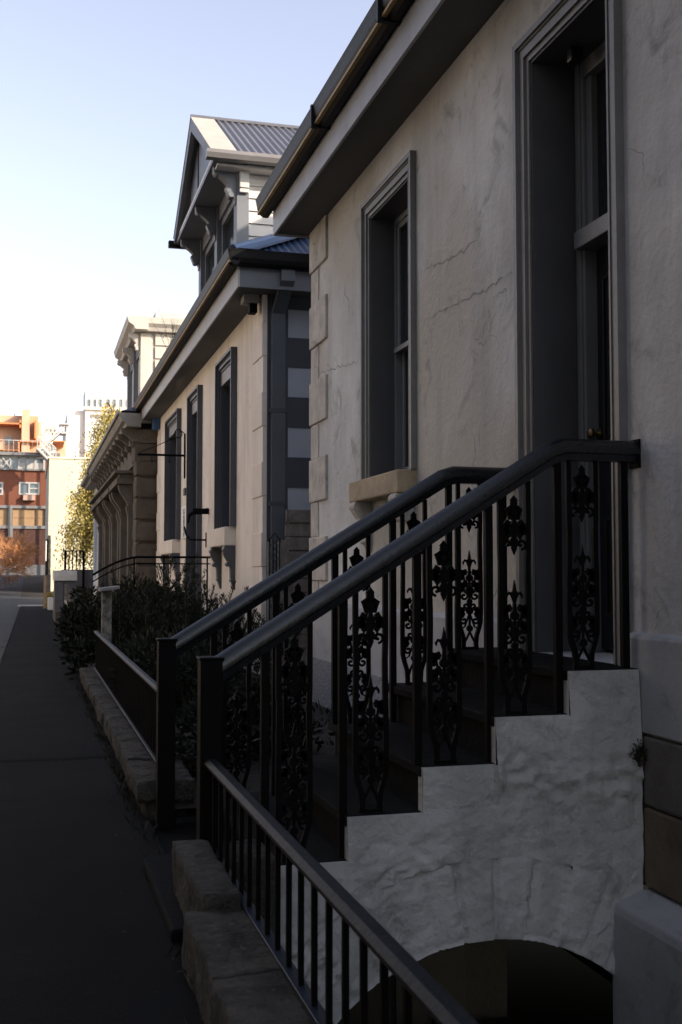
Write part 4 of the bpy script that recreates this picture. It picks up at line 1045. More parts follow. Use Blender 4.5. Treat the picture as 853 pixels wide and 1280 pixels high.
tr_ = thing('bounce_light_terrace', 'unseen pale terrace added across the road to bounce warm sun onto the cream house', 'building', (-10, 27, 0))  # added out of view; pale walls throw warm light back on the facades
ow = [(y_, y_+1.1, z_, z_+2.) for y_ in [13.2+3.4*i for i in range(9)] for z_ in (1.0, 4.8)]
m_ = wall_x(0, .4, 12., 43.5, -.1, 8.6, ow); m_.v = [(-9.5-x_, y_, z_) for x_, y_, z_ in m_.v]; m_.build('wall', mat('bounce_sandstone', (.74, .64, .52), (.66, .57, .46), 1.2, .9, .006, 30), tr_)
MB().box(-20, -9.92, 12.02, 43.48, -.1, 8.5).build('interior', doorm, tr_)
m_ = MB(); m_.box(-20, -9.2, 11.9, 43.6, 8.601, 8.9); m_.prism([(-20, 8.91), (-9.3, 8.91), (-14.6, 11.2)], 'y', 12, 43.5); m_.build('roof', roofslate, tr_)
for k_, (a, b, c, d_) in enumerate(ow):
    m_ = MB(); frame_ring(m_, -9.8, -9.7, a, b, c, d_, .08); wv = m_.build('window', trim2l, tr_); MB().box(-9.76, -9.75, a+.08, b-.08, c+.08, d_-.08).build('pane', glass, wv)

# ================================================================== MIDDLE DISTANCE: piers, fence, door steps
dkp = mat('dark_pier_render', (.13, .13, .14), (.09, .09, .10), 3, .9, .006, 25)
pier = thing('entrance_pier', 'pale capped masonry pier with dark lower face beside the pavement', 'pier', (1, 33, 0))
yp = 32.; a0, b0 = ony(68, 713, yp); a1, _ = ony(97, 713, yp); _, zb_ = ony(70, 768, yp)
MB().box(a0+.02, a0+(a1-a0)*.42, yp+.05, yp+1.5, 0, b0-.25).build('shaft', dkp, pier, bevel=.01)
MB().box(a0+(a1-a0)*.45, a1-.02, yp+.05, yp+1.5, 0, b0-.25).build('shaft', dkp, pier, bevel=.01)
rough_box(a0-.02, a1+.0, yp-.02, yp+1.55, b0-.28, b0-.0, .004, .15, 3, .01).build('cap', whitew, pier)
rough_box(a0+.02, a1+.05, yp-1.6, yp-.2, 0, .34, .02, .1).build('stone_footing', mossy, pier)
rb2 = thing('balcony_railing', 'short black bar railing standing above the pale capped pier', 'railing', (1.5, 36, 1.4))
yq = 35.; q0, qz1 = ony(82, 688, yq); q1, _ = ony(105, 686, yq); qz0 = ony(90, 712, yq)[1]
m_ = MB(); m_.box(q0-.07, q1, yq-.02, yq+.02, qz1-.03, qz1); m_.box(q1-.04, q1, yq, yq+3, qz1-.03, qz1); m_.build('top_rail', iron, rb2)
for i in range(6):
    xx = q0+(q1-q0)*i/5; r = .035 if i in (0, 5) else .016
    MB().box(xx-r, xx+r, yq-.02, yq+.02, 0 if i in (0, 5) else qz0, qz1-.031).build('bar', iron, rb2)
gw = tag(MB().box(q0-.05, q1+.3, yq+.1, yq+2.5, 0, qz0).build('raised_porch_wall', dkp, bevel=.01), 'dark rendered porch wall carrying the short bar railing', 'wall')
sp = thing('gate_boards', 'two narrow sunlit brown boards forming an old gate at the far end of the pavement', 'gate', (.7, 44, 0))
c0, cz = ony(55, 720, 44); c1, _ = ony(62, 720, 44)
MB().box(c0, c0+.1, 44, 44.08, 0, cz).build('board', mat('tan_board', (.42, .28, .17), (.3, .2, .12), 4, .8), sp)
MB().box(c0+.12, c1+.05, 44.02, 44.1, 0, cz+.05).build('board', timberm, sp)
tag(MB().box(ony(60, 750, 42)[0], ony(67, 750, 42)[0], 42, 42.5, 0, .45).build('white_block', whitew, bevel=.02), 'low white painted block at the foot of the old gate boards', 'block')
# thin mid fence along the bed edge
f3 = thing('slatted_fence', 'low fence with pale worn top edges running along the pavement near the pale capped pier', 'fence', (.8, 28, 0))
for k, y in enumerate((22.5, 25.5, 28.5)):
    MB().box(.86, .91, y, y+2.9, .55, .60).build('rail', mat('worn_white_rail', (.5, .47, .43), (.2, .17, .14), 9, .8), f3)
    for j in range(12): MB().box(.868, .90, y+.05+j*.24, y+.2+j*.24, .05, .549+.0).build('slat', timberm, f3)
    rough_box(.84, .96, y+2.9, y+3.0, 0, .85+.1*k, .003, .1).build('post', timberm, f3)

# ================================================================== FAR BUILDINGS
def gz_(y): return gz(y)-.1
Yc = 63.
cr = mat('cream_render', (.58, .54, .42), (.52, .48, .37), .5, .9, .004, 12, grime=((.62, .53, .38), .35, .4))
cx0 = ony(61, 640, Yc)[0]; cz = ony(61, 573, Yc)[1]
cb = thing('cream_building', 'plain sunlit cream rendered building on the far corner behind the weeping tree', 'building', (cx0, Yc, 0))
MB().box(cx0, 22, Yc, Yc+14, -.2, cz).build('wall', cr, cb)
MB().box(cx0-.08, 22.05, Yc-.06, Yc+14.1, cz+.001, cz+.1).build('parapet', mat('parapet_cream', (.75, .68, .55)), cb)
rough_box(cx0-.06, cx0+.16, Yc-.06, Yc+.3, -.2, 3.4, .03, .15).build('corner_stone', mossy, cb)
a_, zt_ = ony(57.5, 676, Yc-1); b_, zb_ = ony(61, 701, Yc-1)
sg = thing('street_sign', 'narrow white sign board standing out from the far cream building corner', 'sign', (a_, Yc-.4, 0))
MB().box(a_, a_+.05, Yc-.9, Yc-.1, zb_, zt_).build('board', whitew, sg); MB().box(a_, a_+.16, Yc-.105, Yc-.07, zb_-.8, zt_+.1).build('bracket', iron, sg)
Yw = 118.
wb_ = thing('white_tower', 'tall white sunlit block with slot windows and a grey louvre, far behind the trees', 'building', (10, Yw, 0))
whm = mat('white_render', (.62, .61, .59), (.58, .57, .55), .3, .8)
u0, uz = ony(85, 505, Yw); u1 = ony(107, 500, Yw)[0]
_, uz1 = ony(120, 486, Yw)
MB().box(u0, u1+.5, Yw+.5, Yw+20, 0, ony(85, 512, Yw)[1]).build('lower_block', whm, wb_)
MB().box(u1, u1+16, Yw, Yw+5, 0, uz1).build('wall', whm, wb_)
_, lz = ony(120, 509, Yw)
MB().box(u1-.2, u1+16, Yw-.3, Yw-.01, lz-.3, lz).build('ledge', whm, wb_)
slotm = mat('slot_window', (.12, .15, .16), (.1, .12, .13), 2, .3)
for p in (110, 117.2, 124, 134, 141.5, 150, 158):
    a, t_ = ony(p, 499, Yw); b, s_ = ony(p+3.6, 509, Yw)
    f = MB(); frame_ring(f, 0, .1, a, b, s_, t_, .02); f.v = [(y, Yw-x_, z) for x_, y, z in f.v]; wv = f.build('window', whm, wb_)
    MB().box(a+.02, b-.02, Yw-.06, Yw-.005, s_+.02, t_-.02).build('pane', slotm, wv)
a, t_ = ony(114, 517.5, Yw); b, s_ = ony(137, 522.5, Yw)
mb = MB()
for k in range(7): mb.box(a, b, Yw-.12, Yw-.012, s_+(t_-s_)*k/7, s_+(t_-s_)*(k+.6)/7)
mb.build('louvre', mat('louvre_grey', (.42, .40, .38)), wb_)
MB().box(ony(143, 484, Yw)[0], ony(158, 484, Yw)[0], Yw+3, Yw+8, uz1, ony(150, 480, Yw)[1]).build('roof_unit', mat('unit_grey', (.35, .36, .36)), wb_)

# red brick building
Yr = 90.
def rx(p, q, Y=Yr): return ony(p, q, Y)
brick = mat('red_brick', (.17, .058, .034), (.14, .05, .03), .8, .9, .004, 30)
brickd = mat('brown_brick', (.085, .038, .028), (.065, .03, .023), .8, .9, .004, 30)
rbk = thing('red_brick_building', 'red and brown brick building closing the end of the street, with timber infill bays', 'building', (-2, Yr, 1))
xr = rx(60.5, 640)[0]; z1 = rx(30, 570)[1]; z2 = rx(30, 632)[1]; z3 = rx(30, 659)[1]; zg = gz(Yr)-.4
# wall with window openings in front plane y = Yr
def wall_y(Y, Tk, x0, x1, z0, z1, ops):
    m_ = wall_x(Y, Tk, x0, x1, z0, z1, ops); m_.v = [(y, x, z) for x, y, z in m_.v]; return m_
wins = [(rx(24.5, 603), rx(49, 618)), (rx(-14, 603), rx(3.5, 618))]
wins = [(a[0], b[0], b[1], a[1]) for a, b in wins]
wall_y(Yr, .4, -30, xr, z2, z1, wins).build('wall', brick, rbk)
MB().box(-30, xr, Yr+.01, Yr+.4, zg, z3).build('lower_wall', brickd, rbk)
MB().box(-30, xr, Yr-.12, Yr-.0, zg, rx(30, 706)[1]).build('base', mat('grey_base', (.16, .16, .17), (.12, .12, .13), 1, .9), rbk)
MB().box(xr-.3, xr, Yr+.41, Yr+14, zg, z1).build('return_wall', brick, rbk)
MB().box(-30, xr-.31, Yr+.45, Yr+14, zg, z1-.2).build('interior', doorm, rbk)
conc = mat('concrete_frame', (.22, .21, .21), (.16, .155, .155), 1, .85)
mb = MB(); mb.box(-30, xr+.02, Yr-.1, Yr+.3, z3-.12, z3+.12); mb.box(-30, xr+.02, Yr-.1, Yr+.3, z2-.22, z2-.0)
for p in (13.5, 60, -30):
    a = rx(p, 640)[0]; mb.box(a-.17, a+.12, Yr-.12, Yr+.3, z3+.121, z2-.221)
mb.build('concrete_frame', conc, rbk)
a = rx(13.5, 680)[0]; MB().box(a-.2, a+.15, Yr-.13, Yr+.0, rx(13, 672)[1], z3-.121).build('stub_column', conc, rbk)
tanw = mat('tan_infill', (.34, .22, .12), (.28, .18, .10), 1, .8)
for (p, q) in ((-27, 12), (16, 30), (30.5, 45), (45.5, 58.5)):
    a, b = rx(p, 640)[0], rx(q, 640)[0]
    m_ = MB(); m_.box(a, b, Yr+.1, Yr+.2, z3+.125, z2-.225); m_.box(a, b, Yr+.06, Yr+.099, (z2+z3)/2-.1, (z2+z3)/2-.04)
    m_.box(a, a+.06, Yr+.05, Yr+.0995, z3+.125, z2-.225); m_.build('infill_panel', tanw, rbk)
winw = mat('white_window_frame', (.42, .40, .39), (.36, .35, .34)); wgl = mat('sky_glass', (.10, .14, .18), (.06, .08, .10), 1.5, .12, spec=.9)
for (a, b, c, d_) in wins:
    f = MB(); frame_ring(f, -.05, .06, a-.04, b+.04, c-.04, d_+.04, .12); f.box(-.04, .05, (a+b)/2-.06, (a+b)/2+.06, c+.08, d_-.08); f.box(-.035, .045, (a+b)/2+.06, b-.08, (c+d_)/2-.05, (c+d_)/2+.05)
    f.v = [(y, Yr+x_, z) for x_, y, z in f.v]; wv = f.build('window', winw, rbk)
    MB().box(a, b, Yr+.08, Yr+.1, c, d_).build('pane', wgl, wv)
MB().box(wins[0][0]+.3, wins[0][0]+1.2, Yr-.5, Yr-.02, wins[0][2]-.5, wins[0][2]-.1).build('air_conditioner', mat('pinkish_box', (.45, .3, .24)), rbk)
# glazed upper storey
gz0, gz1 = z1, rx(30, 570)[1]; z5 = rx(30, 567)[1]
zu = H+(717-569)*Yr/1400*1.0; zt5 = rx(30, 569)[1]
topz5 = rx(30, 568)[1]
gl0 = rx(0, 588)[1]
# white framed glazing strip between gl0 and top
MB().box(-30, xr-.2, Yr-.2, Yr-.06, rx(0, 587.5)[1], rx(0, 585.8)[1]).build('cill_band', conc, rbk)
ss = thing('glazed_strip', 'row of white framed windows and bracing along the top of the red brick building', 'windows', (-2, Yr-.2, gl0))
mb = MB()
zg0, zg1 = rx(0, 586)[1], rx(0, 571)[1]
for p in (-8, 2, 14, 24, 34.5, 44.5, 55.5): a = rx(p, 580)[0]; mb.box(a-.08, a+.08, Yr-.18, Yr-.04, zg0, zg1)
mb.box(-6, rx(56, 580)[0], Yr-.18, Yr-.04, zg1-.1, zg1+.08)
for p, q in ((2, 14), (14, 2)):
    mb.tube([(rx(p, 580)[0], Yr-.2, zg0), (rx(q, 580)[0], Yr-.2, zg1)], .08, 6)
mb.build('frame', winw, ss)
MB().box(-6, rx(56, 580)[0], Yr-.09, Yr-.02, zg0, zg1-.1).build('pane', wgl, ss)
mb = MB()
for p, q in ((25.5, 32), (36, 43), (46, 54)): mb.box(rx(p, 580)[0], rx(q, 580)[0], Yr-.12, Yr-.10, zg0+.05, zg0+.5)
mb.build('blind', winw, ss)
# canopy / walkway deck above
MB().box(-30, rx(75, 570)[0], Yr-.6, Yr+6, zg1+.1, zg1+.35).build('deck', mat('deck_grey', (.20, .19, .19)), rbk)
MB().box(xr+.05, rx(76, 580)[0], Yr+.5, Yr+6, zg, zg1+.1).build('dark_recess', mat('recess_wall', (.10, .08, .075)), rbk)

# orange building behind
Yo = 104.
def ox(p, q): return ony(p, q, Yo)
orng = mat('orange_render', (.56, .29, .17), (.50, .27, .16), .4, .9, grime=((.62, .40, .27), .5, .5))
orn2 = mat('peach_render', (.58, .37, .25), (.54, .35, .24), .4, .9, grime=((.66, .47, .35), .5, .5))
band = mat('orange_band', (.55, .20, .07), (.5, .18, .07), 1, .8)
ob_ = thing('orange_building', 'peach and orange rendered building with stepped roofline above the red brick building', 'building', (-2, Yo, 0))
zo0 = ox(0, 572)[1]
MB().box(-30, ox(31, 520)[0], Yo, Yo+15, 0, ox(10, 519)[1]).build('left_wall', orn2, ob_)
MB().box(ox(28, 514)[0], ox(38, 514)[0], Yo-1.5, Yo+13, 0, ox(30, 514.5)[1]).build('tower', orn2, ob_)
MB().box(ox(38, 520)[0], ox(48.5, 520)[0], Yo-.5, Yo+13, 0, ox(44, 521)[1]).build('right_wall', orng, ob_)
MB().box(ox(48.5, 530)[0], ox(52, 530)[0], Yo-.1, Yo+13, 0, ox(50, 527)[1]).build('step_wall', orn2, ob_)
MB().box(ox(52, 530)[0], ox(86, 530)[0], Yo+3, Yo+13, 0, ox(60, 546)[1]).build('low_wall', orn2, ob_)
mb = MB()
for (p, q, a, b) in ((-20, 27, 530.5, 534), (24, 50, 553, 556), (66, 80, 553.5, 555.5), (24, 25.2, 553, 568), (-20, 24, 564, 566), (25, 27, 528, 538), (43.5, 45, 528, 551)):
    x0_, zz1 = ox(p, a); x1_, zz0 = ox(q, b); mb.box(x0_, x1_, Yo-1.9, Yo-.01 if q < 60 else Yo+2.9, zz0, zz1)
mb.build('orange_trim', band, ob_)
for (p, q, a, b) in ((6.5, 16, 545, 556), (-12, -3, 545, 556), (73, 79, 548, 551.5), (71, 77, 563.5, 567)):
    x0_, zz1 = ox(p, a); x1_, zz0 = ox(q, b); dy = 0 if q < 60 else 3
    f = MB(); f.box(x0_, x1_, Yo+dy-.14, Yo+dy-.01, zz0, zz1); wv = f.build('window', mat('window_surround', (.50, .34, .26)), ob_)
    MB().box(x0_+.08, x1_-.08, Yo+dy-.17, Yo+dy-.145, zz0+.08, zz1-.08).build('pane', wgl, wv)
mb = MB(); ru = random.Random(1)
for p in (1, 4, 7, 12, 14): mb.box(ox(p, 515)[0], ox(p+2.2, 515)[0], Yo+3, Yo+5, ox(0, 519)[1], ox(0, 515.5)[1]+ru.uniform(-.15, .1))
for p in (22, 24.5): mb.box(ox(p, 515)[0], ox(p+1.3, 515)[0], Yo+2, Yo+3, ox(0, 519)[1], ox(0, 515.5)[1])
mb.build('roof_plant', mat('plant_grey', (.25, .25, .25)), ob_)
mb = MB(); mb.tube([(ox(18, 500)[0], Yo+2, ox(0, 519)[1]), (ox(18, 500)[0], Yo+2, ox(0, 513)[1])], .05, 6); mb.build('mast', iron, ob_)
tk = thing('water_tank', 'round white tank on the low roof beside the outside stair', 'tank', (1.5, Yo, 10))
tx, tz = ox(57, 546)
m_ = MB(); m_.tube([(tx, Yo+1, tz-1.6), (tx, Yo+1, tz+.0), (tx, Yo+1, tz+.35)], [.9, .9, .4], 20); m_.build('body', whm, tk, smooth=False)
# metal escape stair
es = thing('escape_stair', 'pale metal outside stair zigzagging above the red brick building', 'stairs', (2, Yr-1, 10))
ysr = Yr-3.0
steel = mat('galvanised_steel', (.50, .47, .45), (.42, .40, .38), 2, .5)
def sx_(p, q, Y=ysr): a, b = ony(p, q, Y); return (a, Y, b)
mb = MB()
for dy in (0,):
    for (p, q, r_, s_) in ((50, 562, 78, 538), (47, 561, 63, 577), (52, 558, 70, 577)):
        a = Vector(sx_(p, q)); b = Vector(sx_(r_, s_)); a.y += dy; b.y += dy
        mb.tube([a, b], .09, 6); mb.tube([a+Vector((0, 0, .95)), b+Vector((0, 0, .95))], .05, 6)
        for k in range(6): c_ = a.lerp(b, k/5); mb.tube([c_, c_+Vector((0, 0, .95))], .03, 5)
mb.build('stringer', steel, es)
mb = MB()
for (p, q, r_, s_) in ((50, 562, 78, 538), (47, 561, 63, 577)):
    for k in range(14):
        c_ = Vector(sx_(p, q)).lerp(Vector(sx_(r_, s_)), (k+.5)/14); mb.box(c_.x-.14, c_.x+.14, ysr, ysr+1.1, c_.z-.02, c_.z+.02)
mb.build('step', steel, es)
a = sx_(76, 540); b = sx_(84.5, 540); mb = MB(); mb.box(a[0], b[0], ysr-.1, ysr+1.4, a[2]-.12, a[2]); zt = sx_(80, 531)[2]
for x_ in (a[0]+.04, (a[0]+b[0])/2, b[0]-.04): mb.box(x_-.04, x_+.04, ysr-.05, ysr+.03, a[2], zt)
mb.box(a[0]-.1, b[0]+.1, ysr-.2, ysr+1.5, zt, zt+.1); mb.build('landing', steel, es)
mb = MB()
for p_, q_ in ((84, 541), (64, 576)):
    c_ = sx_(p_, q_)
    for dy in (0, 1.1): mb = MB(); mb.box(c_[0]-.07, c_[0]+.07, ysr+dy-.07, ysr+dy+.07, gz(ysr), c_[2]); mb.build('support_post', steel, es)
mb = MB(); a = sx_(0, 567); b = sx_(50, 567)
z0_ = zg1+.35
for k in range(26):
    x_ = -5+k*.35
    if x_ < b[0]: mb.tube([(x_, Yr-.55, z0_), (x_, Yr-.55, z0_+.9)], .018, 5)
mb.tube([(-5, Yr-.55, z0_+.9), (b[0], Yr-.55, z0_+.9)], .03, 6); mb.box(a[0]+2.6, b[0]+.5, Yr-1.6, Yr-.62, z0_-.1, z0_); mb.build('walkway_rail', steel, es)
# hazy small roofs beyond
mb = MB(); hb_ = thing('distant_building', 'pale hazy block peeping over the low roof beside the tank', 'building', (8, 170, 0))
a, t_ = ony(56, 533, 170); b, _ = ony(71, 536, 170); MB().box(a, b, 170, 180, 0, t_).build('wall', mat('pale_far', (.6, .5, .45)), hb_)
rg = random.Random(3); mb = MB()
for k in range(6): mb.box(a+.3+k*.28, a+.45+k*.28, 169.9, 169.99, t_-.7-.5*(k % 2), t_-.4-.5*(k % 2))
mb.build('window', slotm, hb_)

# ================================================================== VEGETATION
leafg = mat('leaf_gold_green', (.40, .31, .08), (.23, .20, .05), .8, .6, c3=(.52, .40, .13))
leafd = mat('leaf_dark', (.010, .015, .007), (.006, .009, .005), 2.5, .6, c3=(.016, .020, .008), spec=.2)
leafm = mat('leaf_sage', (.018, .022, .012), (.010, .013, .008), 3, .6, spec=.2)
bark = mat('bark', (.09, .07, .05), (.05, .04, .03), 8, .9, .01, 20)
twig = mat('orange_twig', (.68, .36, .17), (.52, .26, .12), 3, .8)
def leaf_quad(mb, p, d, ln, wd, rnd):
    d = d.normalized(); s_ = d.cross(Vector((rnd.uniform(-1, 1), rnd.uniform(-1, 1), rnd.uniform(-1, 1))))
    if s_.length < .05: return
    s_ = s_.normalized()*wd/2; k = len(mb.v); m_ = p+d*ln*.5
    mb.v += [tuple(p), tuple(m_+s_), tuple(p+d*ln), tuple(m_-s_)]; mb.f.append((k, k+1, k+2, k+3))
def weeping(name, label, x, y, h, R, seed, nl, strands, leafn, m, stretch=1.):
    r = random.Random(seed); t = thing(name, label, 'tree', (x, y, gz(y)-.05))
    z0 = gz(y)-.05; tr = MB(); lf = MB()
    tr.tube([(x, y, z0), (x+.1, y, z0+h*.3), (x-.05, y+.1, z0+h*.6), (x+.05, y, z0+h*.92)], [.22, .17, .11, .03], 9)
    for i in range(nl):
        hz_ = h*r.uniform(.35, .93); a = r.uniform(0, 2*pi); rr_ = R*r.uniform(.45, 1.)*(1.15-.75*hz_/h)**.6
        p0 = Vector((x, y, z0+hz_*.93)); tip = p0+Vector((cos(a)*rr_, sin(a)*rr_*stretch, r.uniform(-.1, .9)*h*.12))
        mid = p0.lerp(tip, .5)+Vector((0, 0, h*.09)); pts = [p0*(1-u)**2+mid*2*u*(1-u)+tip*u*u for u in (0, .25, .5, .75, 1)]
        tr.tube(pts, [.05, .04, .03, .02, .01], 5)
        for k in range(strands):
            u = r.uniform(.3, 1); b = p0*(1-u)**2+mid*2*u*(1-u)+tip*u*u
            b = b+Vector((r.gauss(0, .18), r.gauss(0, .18), 0)); L_ = r.uniform(.4, 1)*h*.28
            dx, dy = cos(a)*.22+r.gauss(0, .12), sin(a)*.22+r.gauss(0, .12)
            for j in range(leafn):
                q = j/leafn; p = b+Vector((dx*q*L_*.6, dy*q*L_*.6, -L_*q+.12*sin(q*3)))+Vector((r.gauss(0, .05), r.gauss(0, .05), 0))
                leaf_quad(lf, p, Vector((r.uniform(-.6, .6), r.uniform(-.6, .6), -1+r.uniform(0, .9))), r.uniform(.10, .19), r.uniform(.05, .09), r)
    tr.build('trunk', bark, t); lf.build('crown', m, t, fixn=False); return t
weeping('weeping_tree', 'weeping tree with sunlit golden green hanging foliage in front of the cream building', 3.05, 51, 7.7, 1.95, 11, 46, 24, 18, leafg)
weeping('weeping_tree', 'taller thin green tree just right of and behind the golden weeping tree', 3.75, 56, 10.4, 2.2, 12, 50, 18, 14, leafg)
def bare_tree(x, y, h, seed):
    r = random.Random(seed); t = thing('bare_tree', 'leafless shrubby tree with fine orange twigs at the left edge of the far road', 'tree', (x, y, gz(y)-.1)); z0 = gz(y)-.1
    mb = MB(); tw = MB()
    mb.tube([(x, y, z0), (x, y, z0+.7)], [.14, .10], 8)
    def grow(p, d, L_, rad, lv):
        e = p+d*L_; (mb if lv < 2 else tw).tube([p, p.lerp(e, .5)+Vector((r.gauss(0, .02), r.gauss(0, .02), 0)), e], [rad, rad*.8, rad*.6], 4 if lv > 1 else 6, False)
        if lv >= 6: return
        for k in range(3 if lv < 5 else 2):
            nd = (d+Vector((r.gauss(0, .42), r.gauss(0, .42), r.gauss(.05, .3)))).normalized(); grow(e if k else p.lerp(e, .7), nd, L_*r.uniform(.68, .92), max(.011, rad*.62), lv+1)
    for i in range(7):
        a = 2*pi*i/7+r.uniform(-.3, .3); grow(Vector((x, y, z0+.65)), Vector((cos(a)*.9, sin(a)*.9, r.uniform(.25, 1.1))).normalized(), h*.22, .035, 0)
    mb.build('trunk', twig, t, fixn=False); tw.build('crown', twig, t, fixn=False)
bare_tree(-2.0, 66, 3.7, 5)

def rosemary(name, label, x0, x1, y0, y1, z0, hmin, hmax, n, seed, m, lean=(0, 0), den=70, ln=.032):
    r = random.Random(seed); t = thing(name, label, 'shrub', ((x0+x1)/2, (y0+y1)/2, z0)); st_ = MB(); lf = MB()
    for i in range(n):
        bx, by = r.uniform(x0, x1), r.uniform(y0, y1); h = r.uniform(hmin, hmax)
        d = Vector((r.gauss(0, .28)+lean[0], r.gauss(0, .28)+lean[1], 1)).normalized(); p0 = Vector((bx, by, z0)); cv = Vector((r.gauss(0, .12), r.gauss(0, .12), 0))
        f = lambda u: p0+d*h*u+cv*u*u
        st_.tube([f(0), f(.5), f(1)], [.008, .006, .002], 4, False)
        m_ = int(den*h/.8)
        for j in range(m_):
            u = .22+.78*j/m_; a = j*2.4; q = f(u); dd = Vector((cos(a), sin(a), .9+.6*u)) 
            leaf_quad(lf, q, dd, ln*r.uniform(.8, 1.4), ln*.28, r)
        for b in range(r.randint(2, 4)):      # side shoots
            u0 = r.uniform(.3, .85); q0 = f(u0); a = r.uniform(0, 2*pi); sd_ = Vector((cos(a)*.55, sin(a)*.55, .9)).normalized(); L_ = h*r.uniform(.12, .3)
            for j in range(int(m_*.3)):
                u = j/(m_*.3); q = q0+sd_*L_*u; aa = j*2.4; leaf_quad(lf, q, Vector((cos(aa), sin(aa), 1.)), ln*r.uniform(.8, 1.3), ln*.28, r)
    st_.build('stem', bark, t, fixn=False); lf.build('foliage', m, t, fixn=False); return t
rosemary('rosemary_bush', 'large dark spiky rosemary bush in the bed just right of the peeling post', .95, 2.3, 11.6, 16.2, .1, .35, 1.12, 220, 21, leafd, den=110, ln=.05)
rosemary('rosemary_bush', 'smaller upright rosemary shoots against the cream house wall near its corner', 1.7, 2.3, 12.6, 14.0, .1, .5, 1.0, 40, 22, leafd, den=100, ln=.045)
def bushy(name, label, c, rad, n, seed, m, lw=(.05, .03), clumps=28):
    r = random.Random(seed); t = thing(name, label, 'shrub', (c[0], c[1], c[2]-rad[2])); lf = MB(); st_ = MB(); C_ = Vector(c)
    for k in range(clumps):
        v = Vector((r.gauss(0, 1), r.gauss(0, 1), r.gauss(0, 1))).normalized()*r.uniform(.45, 1.); cc = C_+Vector((v.x*rad[0], v.y*rad[1], v.z*rad[2]*.85)); rr_ = r.uniform(.16, .32)*min(rad[0], rad[2])*1.5
        st_.tube([(C_.x, C_.y, C_.z-rad[2]), tuple(C_.lerp(cc, .6)), tuple(cc)], [.015, .01, .004], 4, False)
        for j in range(n//clumps):
            u = Vector((r.gauss(0, 1), r.gauss(0, 1), r.gauss(0, 1))).normalized(); p = cc+u*rr_*r.uniform(.5, 1.15); leaf_quad(lf, p, u+Vector((0, 0, .4)), lw[0]*r.uniform(.7, 1.4), lw[1], r)
    st_.build('stem', bark, t, fixn=False); lf.build('foliage', m, t, fixn=False); return t
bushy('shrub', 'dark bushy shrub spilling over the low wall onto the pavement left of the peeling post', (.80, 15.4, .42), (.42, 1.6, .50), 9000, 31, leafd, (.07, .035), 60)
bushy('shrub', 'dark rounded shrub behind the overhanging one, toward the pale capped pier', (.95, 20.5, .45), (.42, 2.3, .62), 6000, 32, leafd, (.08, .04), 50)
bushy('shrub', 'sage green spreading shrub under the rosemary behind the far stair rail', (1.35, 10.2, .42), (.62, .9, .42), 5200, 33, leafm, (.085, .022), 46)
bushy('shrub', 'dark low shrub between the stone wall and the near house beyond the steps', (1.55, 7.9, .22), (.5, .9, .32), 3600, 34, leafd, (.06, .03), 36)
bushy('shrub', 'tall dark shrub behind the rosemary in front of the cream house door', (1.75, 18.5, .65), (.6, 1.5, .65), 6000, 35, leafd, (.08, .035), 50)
bushy('weed_clump', 'small yellow green weed clump at the far end of the low walls', (.72, 43.2, .3), (.22, .5, .4), 900, 36, leafg, (.09, .03), 16)
bushy('weed_clump', 'low green plants on the area edge inside the near stone wall', (1.0, 7.2, .15), (.25, .6, .15), 1200, 37, leafm, (.05, .02), 16)
rosemary('rosemary_bush', 'tallest upright rosemary shoots sticking up against the cream house wall', 1.3, 2.2, 14.0, 16.8, .1, 1.05, 1.5, 22, 24, leafd, den=80, ln=.05)
bushy('moss_tuft', 'dark rooty moss tuft in the cracked corner between the whitewashed stair and the stone blocks', (X1-.06, YN-.02, ony(800, 942, YN)[1]), (.05, .03, .05), 500, 38, leafd, (.018, .006), 14)
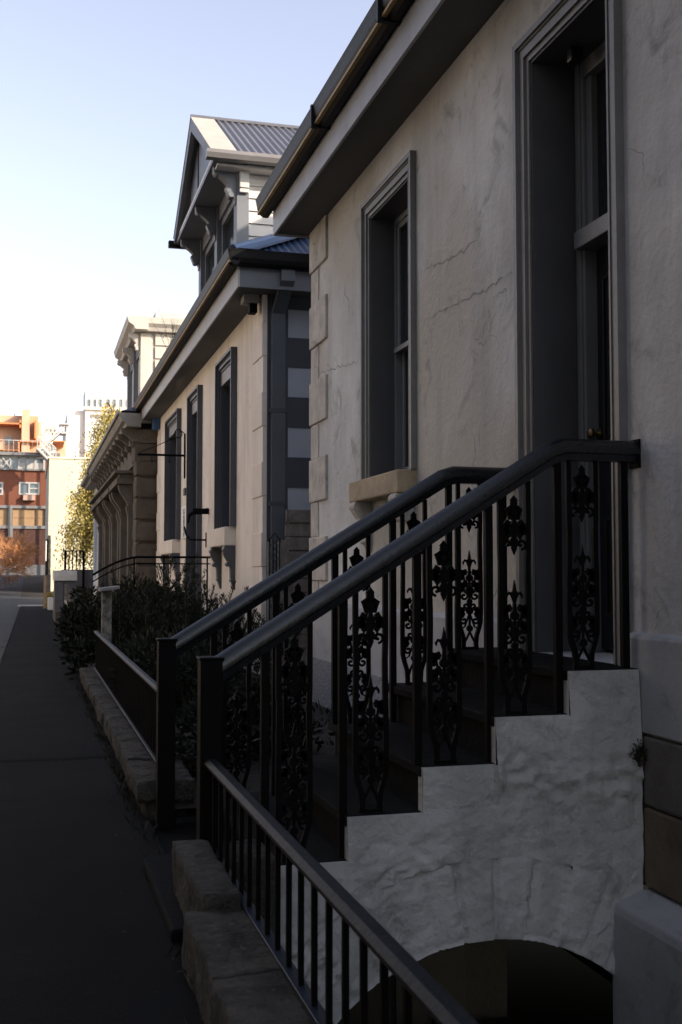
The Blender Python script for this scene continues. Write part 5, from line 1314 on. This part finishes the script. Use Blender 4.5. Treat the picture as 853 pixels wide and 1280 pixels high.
# tuft in the gutter of house 2
r_ = random.Random(6); gt = thing('gutter_weed', 'wispy weed growing from the gutter of the cream house left of its dormer', 'plant', (2.2, 18.9, 5.1))
mb = MB(); lf = MB()
for i in range(9):
    d_ = Vector((r_.gauss(-.1, .3), r_.gauss(.1, .4), 1)).normalized(); L_ = r_.uniform(.3, .8); p = Vector((2.2, 18.9+r_.uniform(-.3, .3), 5.12)); mb.tube([p, p+d_*L_*.6, p+d_*L_+Vector((-.05, 0, -.02))], [.004, .003, .0015], 4, False)
    for j in range(4): leaf_quad(lf, p+d_*L_*(.3+.1*j), Vector((r_.uniform(-1, 1), r_.uniform(-1, 1), .5)), .06, .015, r_)
mb.build('stem', bark, gt, fixn=False); lf.build('foliage', leafm, gt, fixn=False)
# weeds along the wall foot
rw = random.Random(15); wd = MB()
for i in range(150):
    y = rw.uniform(3.0, 13.5); x = PX1-.01+rw.gauss(0, .02)-(.03 if y < 4.6 else 0)
    for j in range(rw.randint(3, 9)):
        a = rw.uniform(0, 2*pi); leaf_quad(wd, Vector((x+rw.gauss(0, .012), y+rw.gauss(0, .03), .005)), Vector((cos(a)*.6, sin(a)*.6, rw.uniform(.4, 1.6))), rw.uniform(.02, .07), .007, rw)
tag(wd.build('wall_foot_weeds', leafm, fixn=False), 'tufts of small weeds growing along the foot of the stone walls', 'weeds', kind='stuff')
# fallen leaves / litter on the pavement
r_ = random.Random(77); lt = MB()
for i in range(170):
    y = 3+26*r_.random()**1.5; x = PX1-.02-abs(r_.gauss(0, .16)) if r_.random() < .7 else r_.uniform(PX0, PX1)
    a = r_.uniform(0, pi); s_ = r_.uniform(.006, .016); k = len(lt.v)
    lt.v += [(x+s_*cos(a), y+s_*sin(a), .014), (x-.4*s_*sin(a), y+.4*s_*cos(a), .02), (x-s_*cos(a), y-s_*sin(a), .013), (x+.4*s_*sin(a), y-.4*s_*cos(a), .016)]; lt.f.append((k, k+1, k+2, k+3))
o = lt.build('leaf_litter', mat('dry_leaf', (.05, .038, .022), (.03, .024, .017), 9, .8), fixn=False); tag(o, 'scattered dry leaves and grit along the foot of the stone wall', 'litter', kind='stuff')
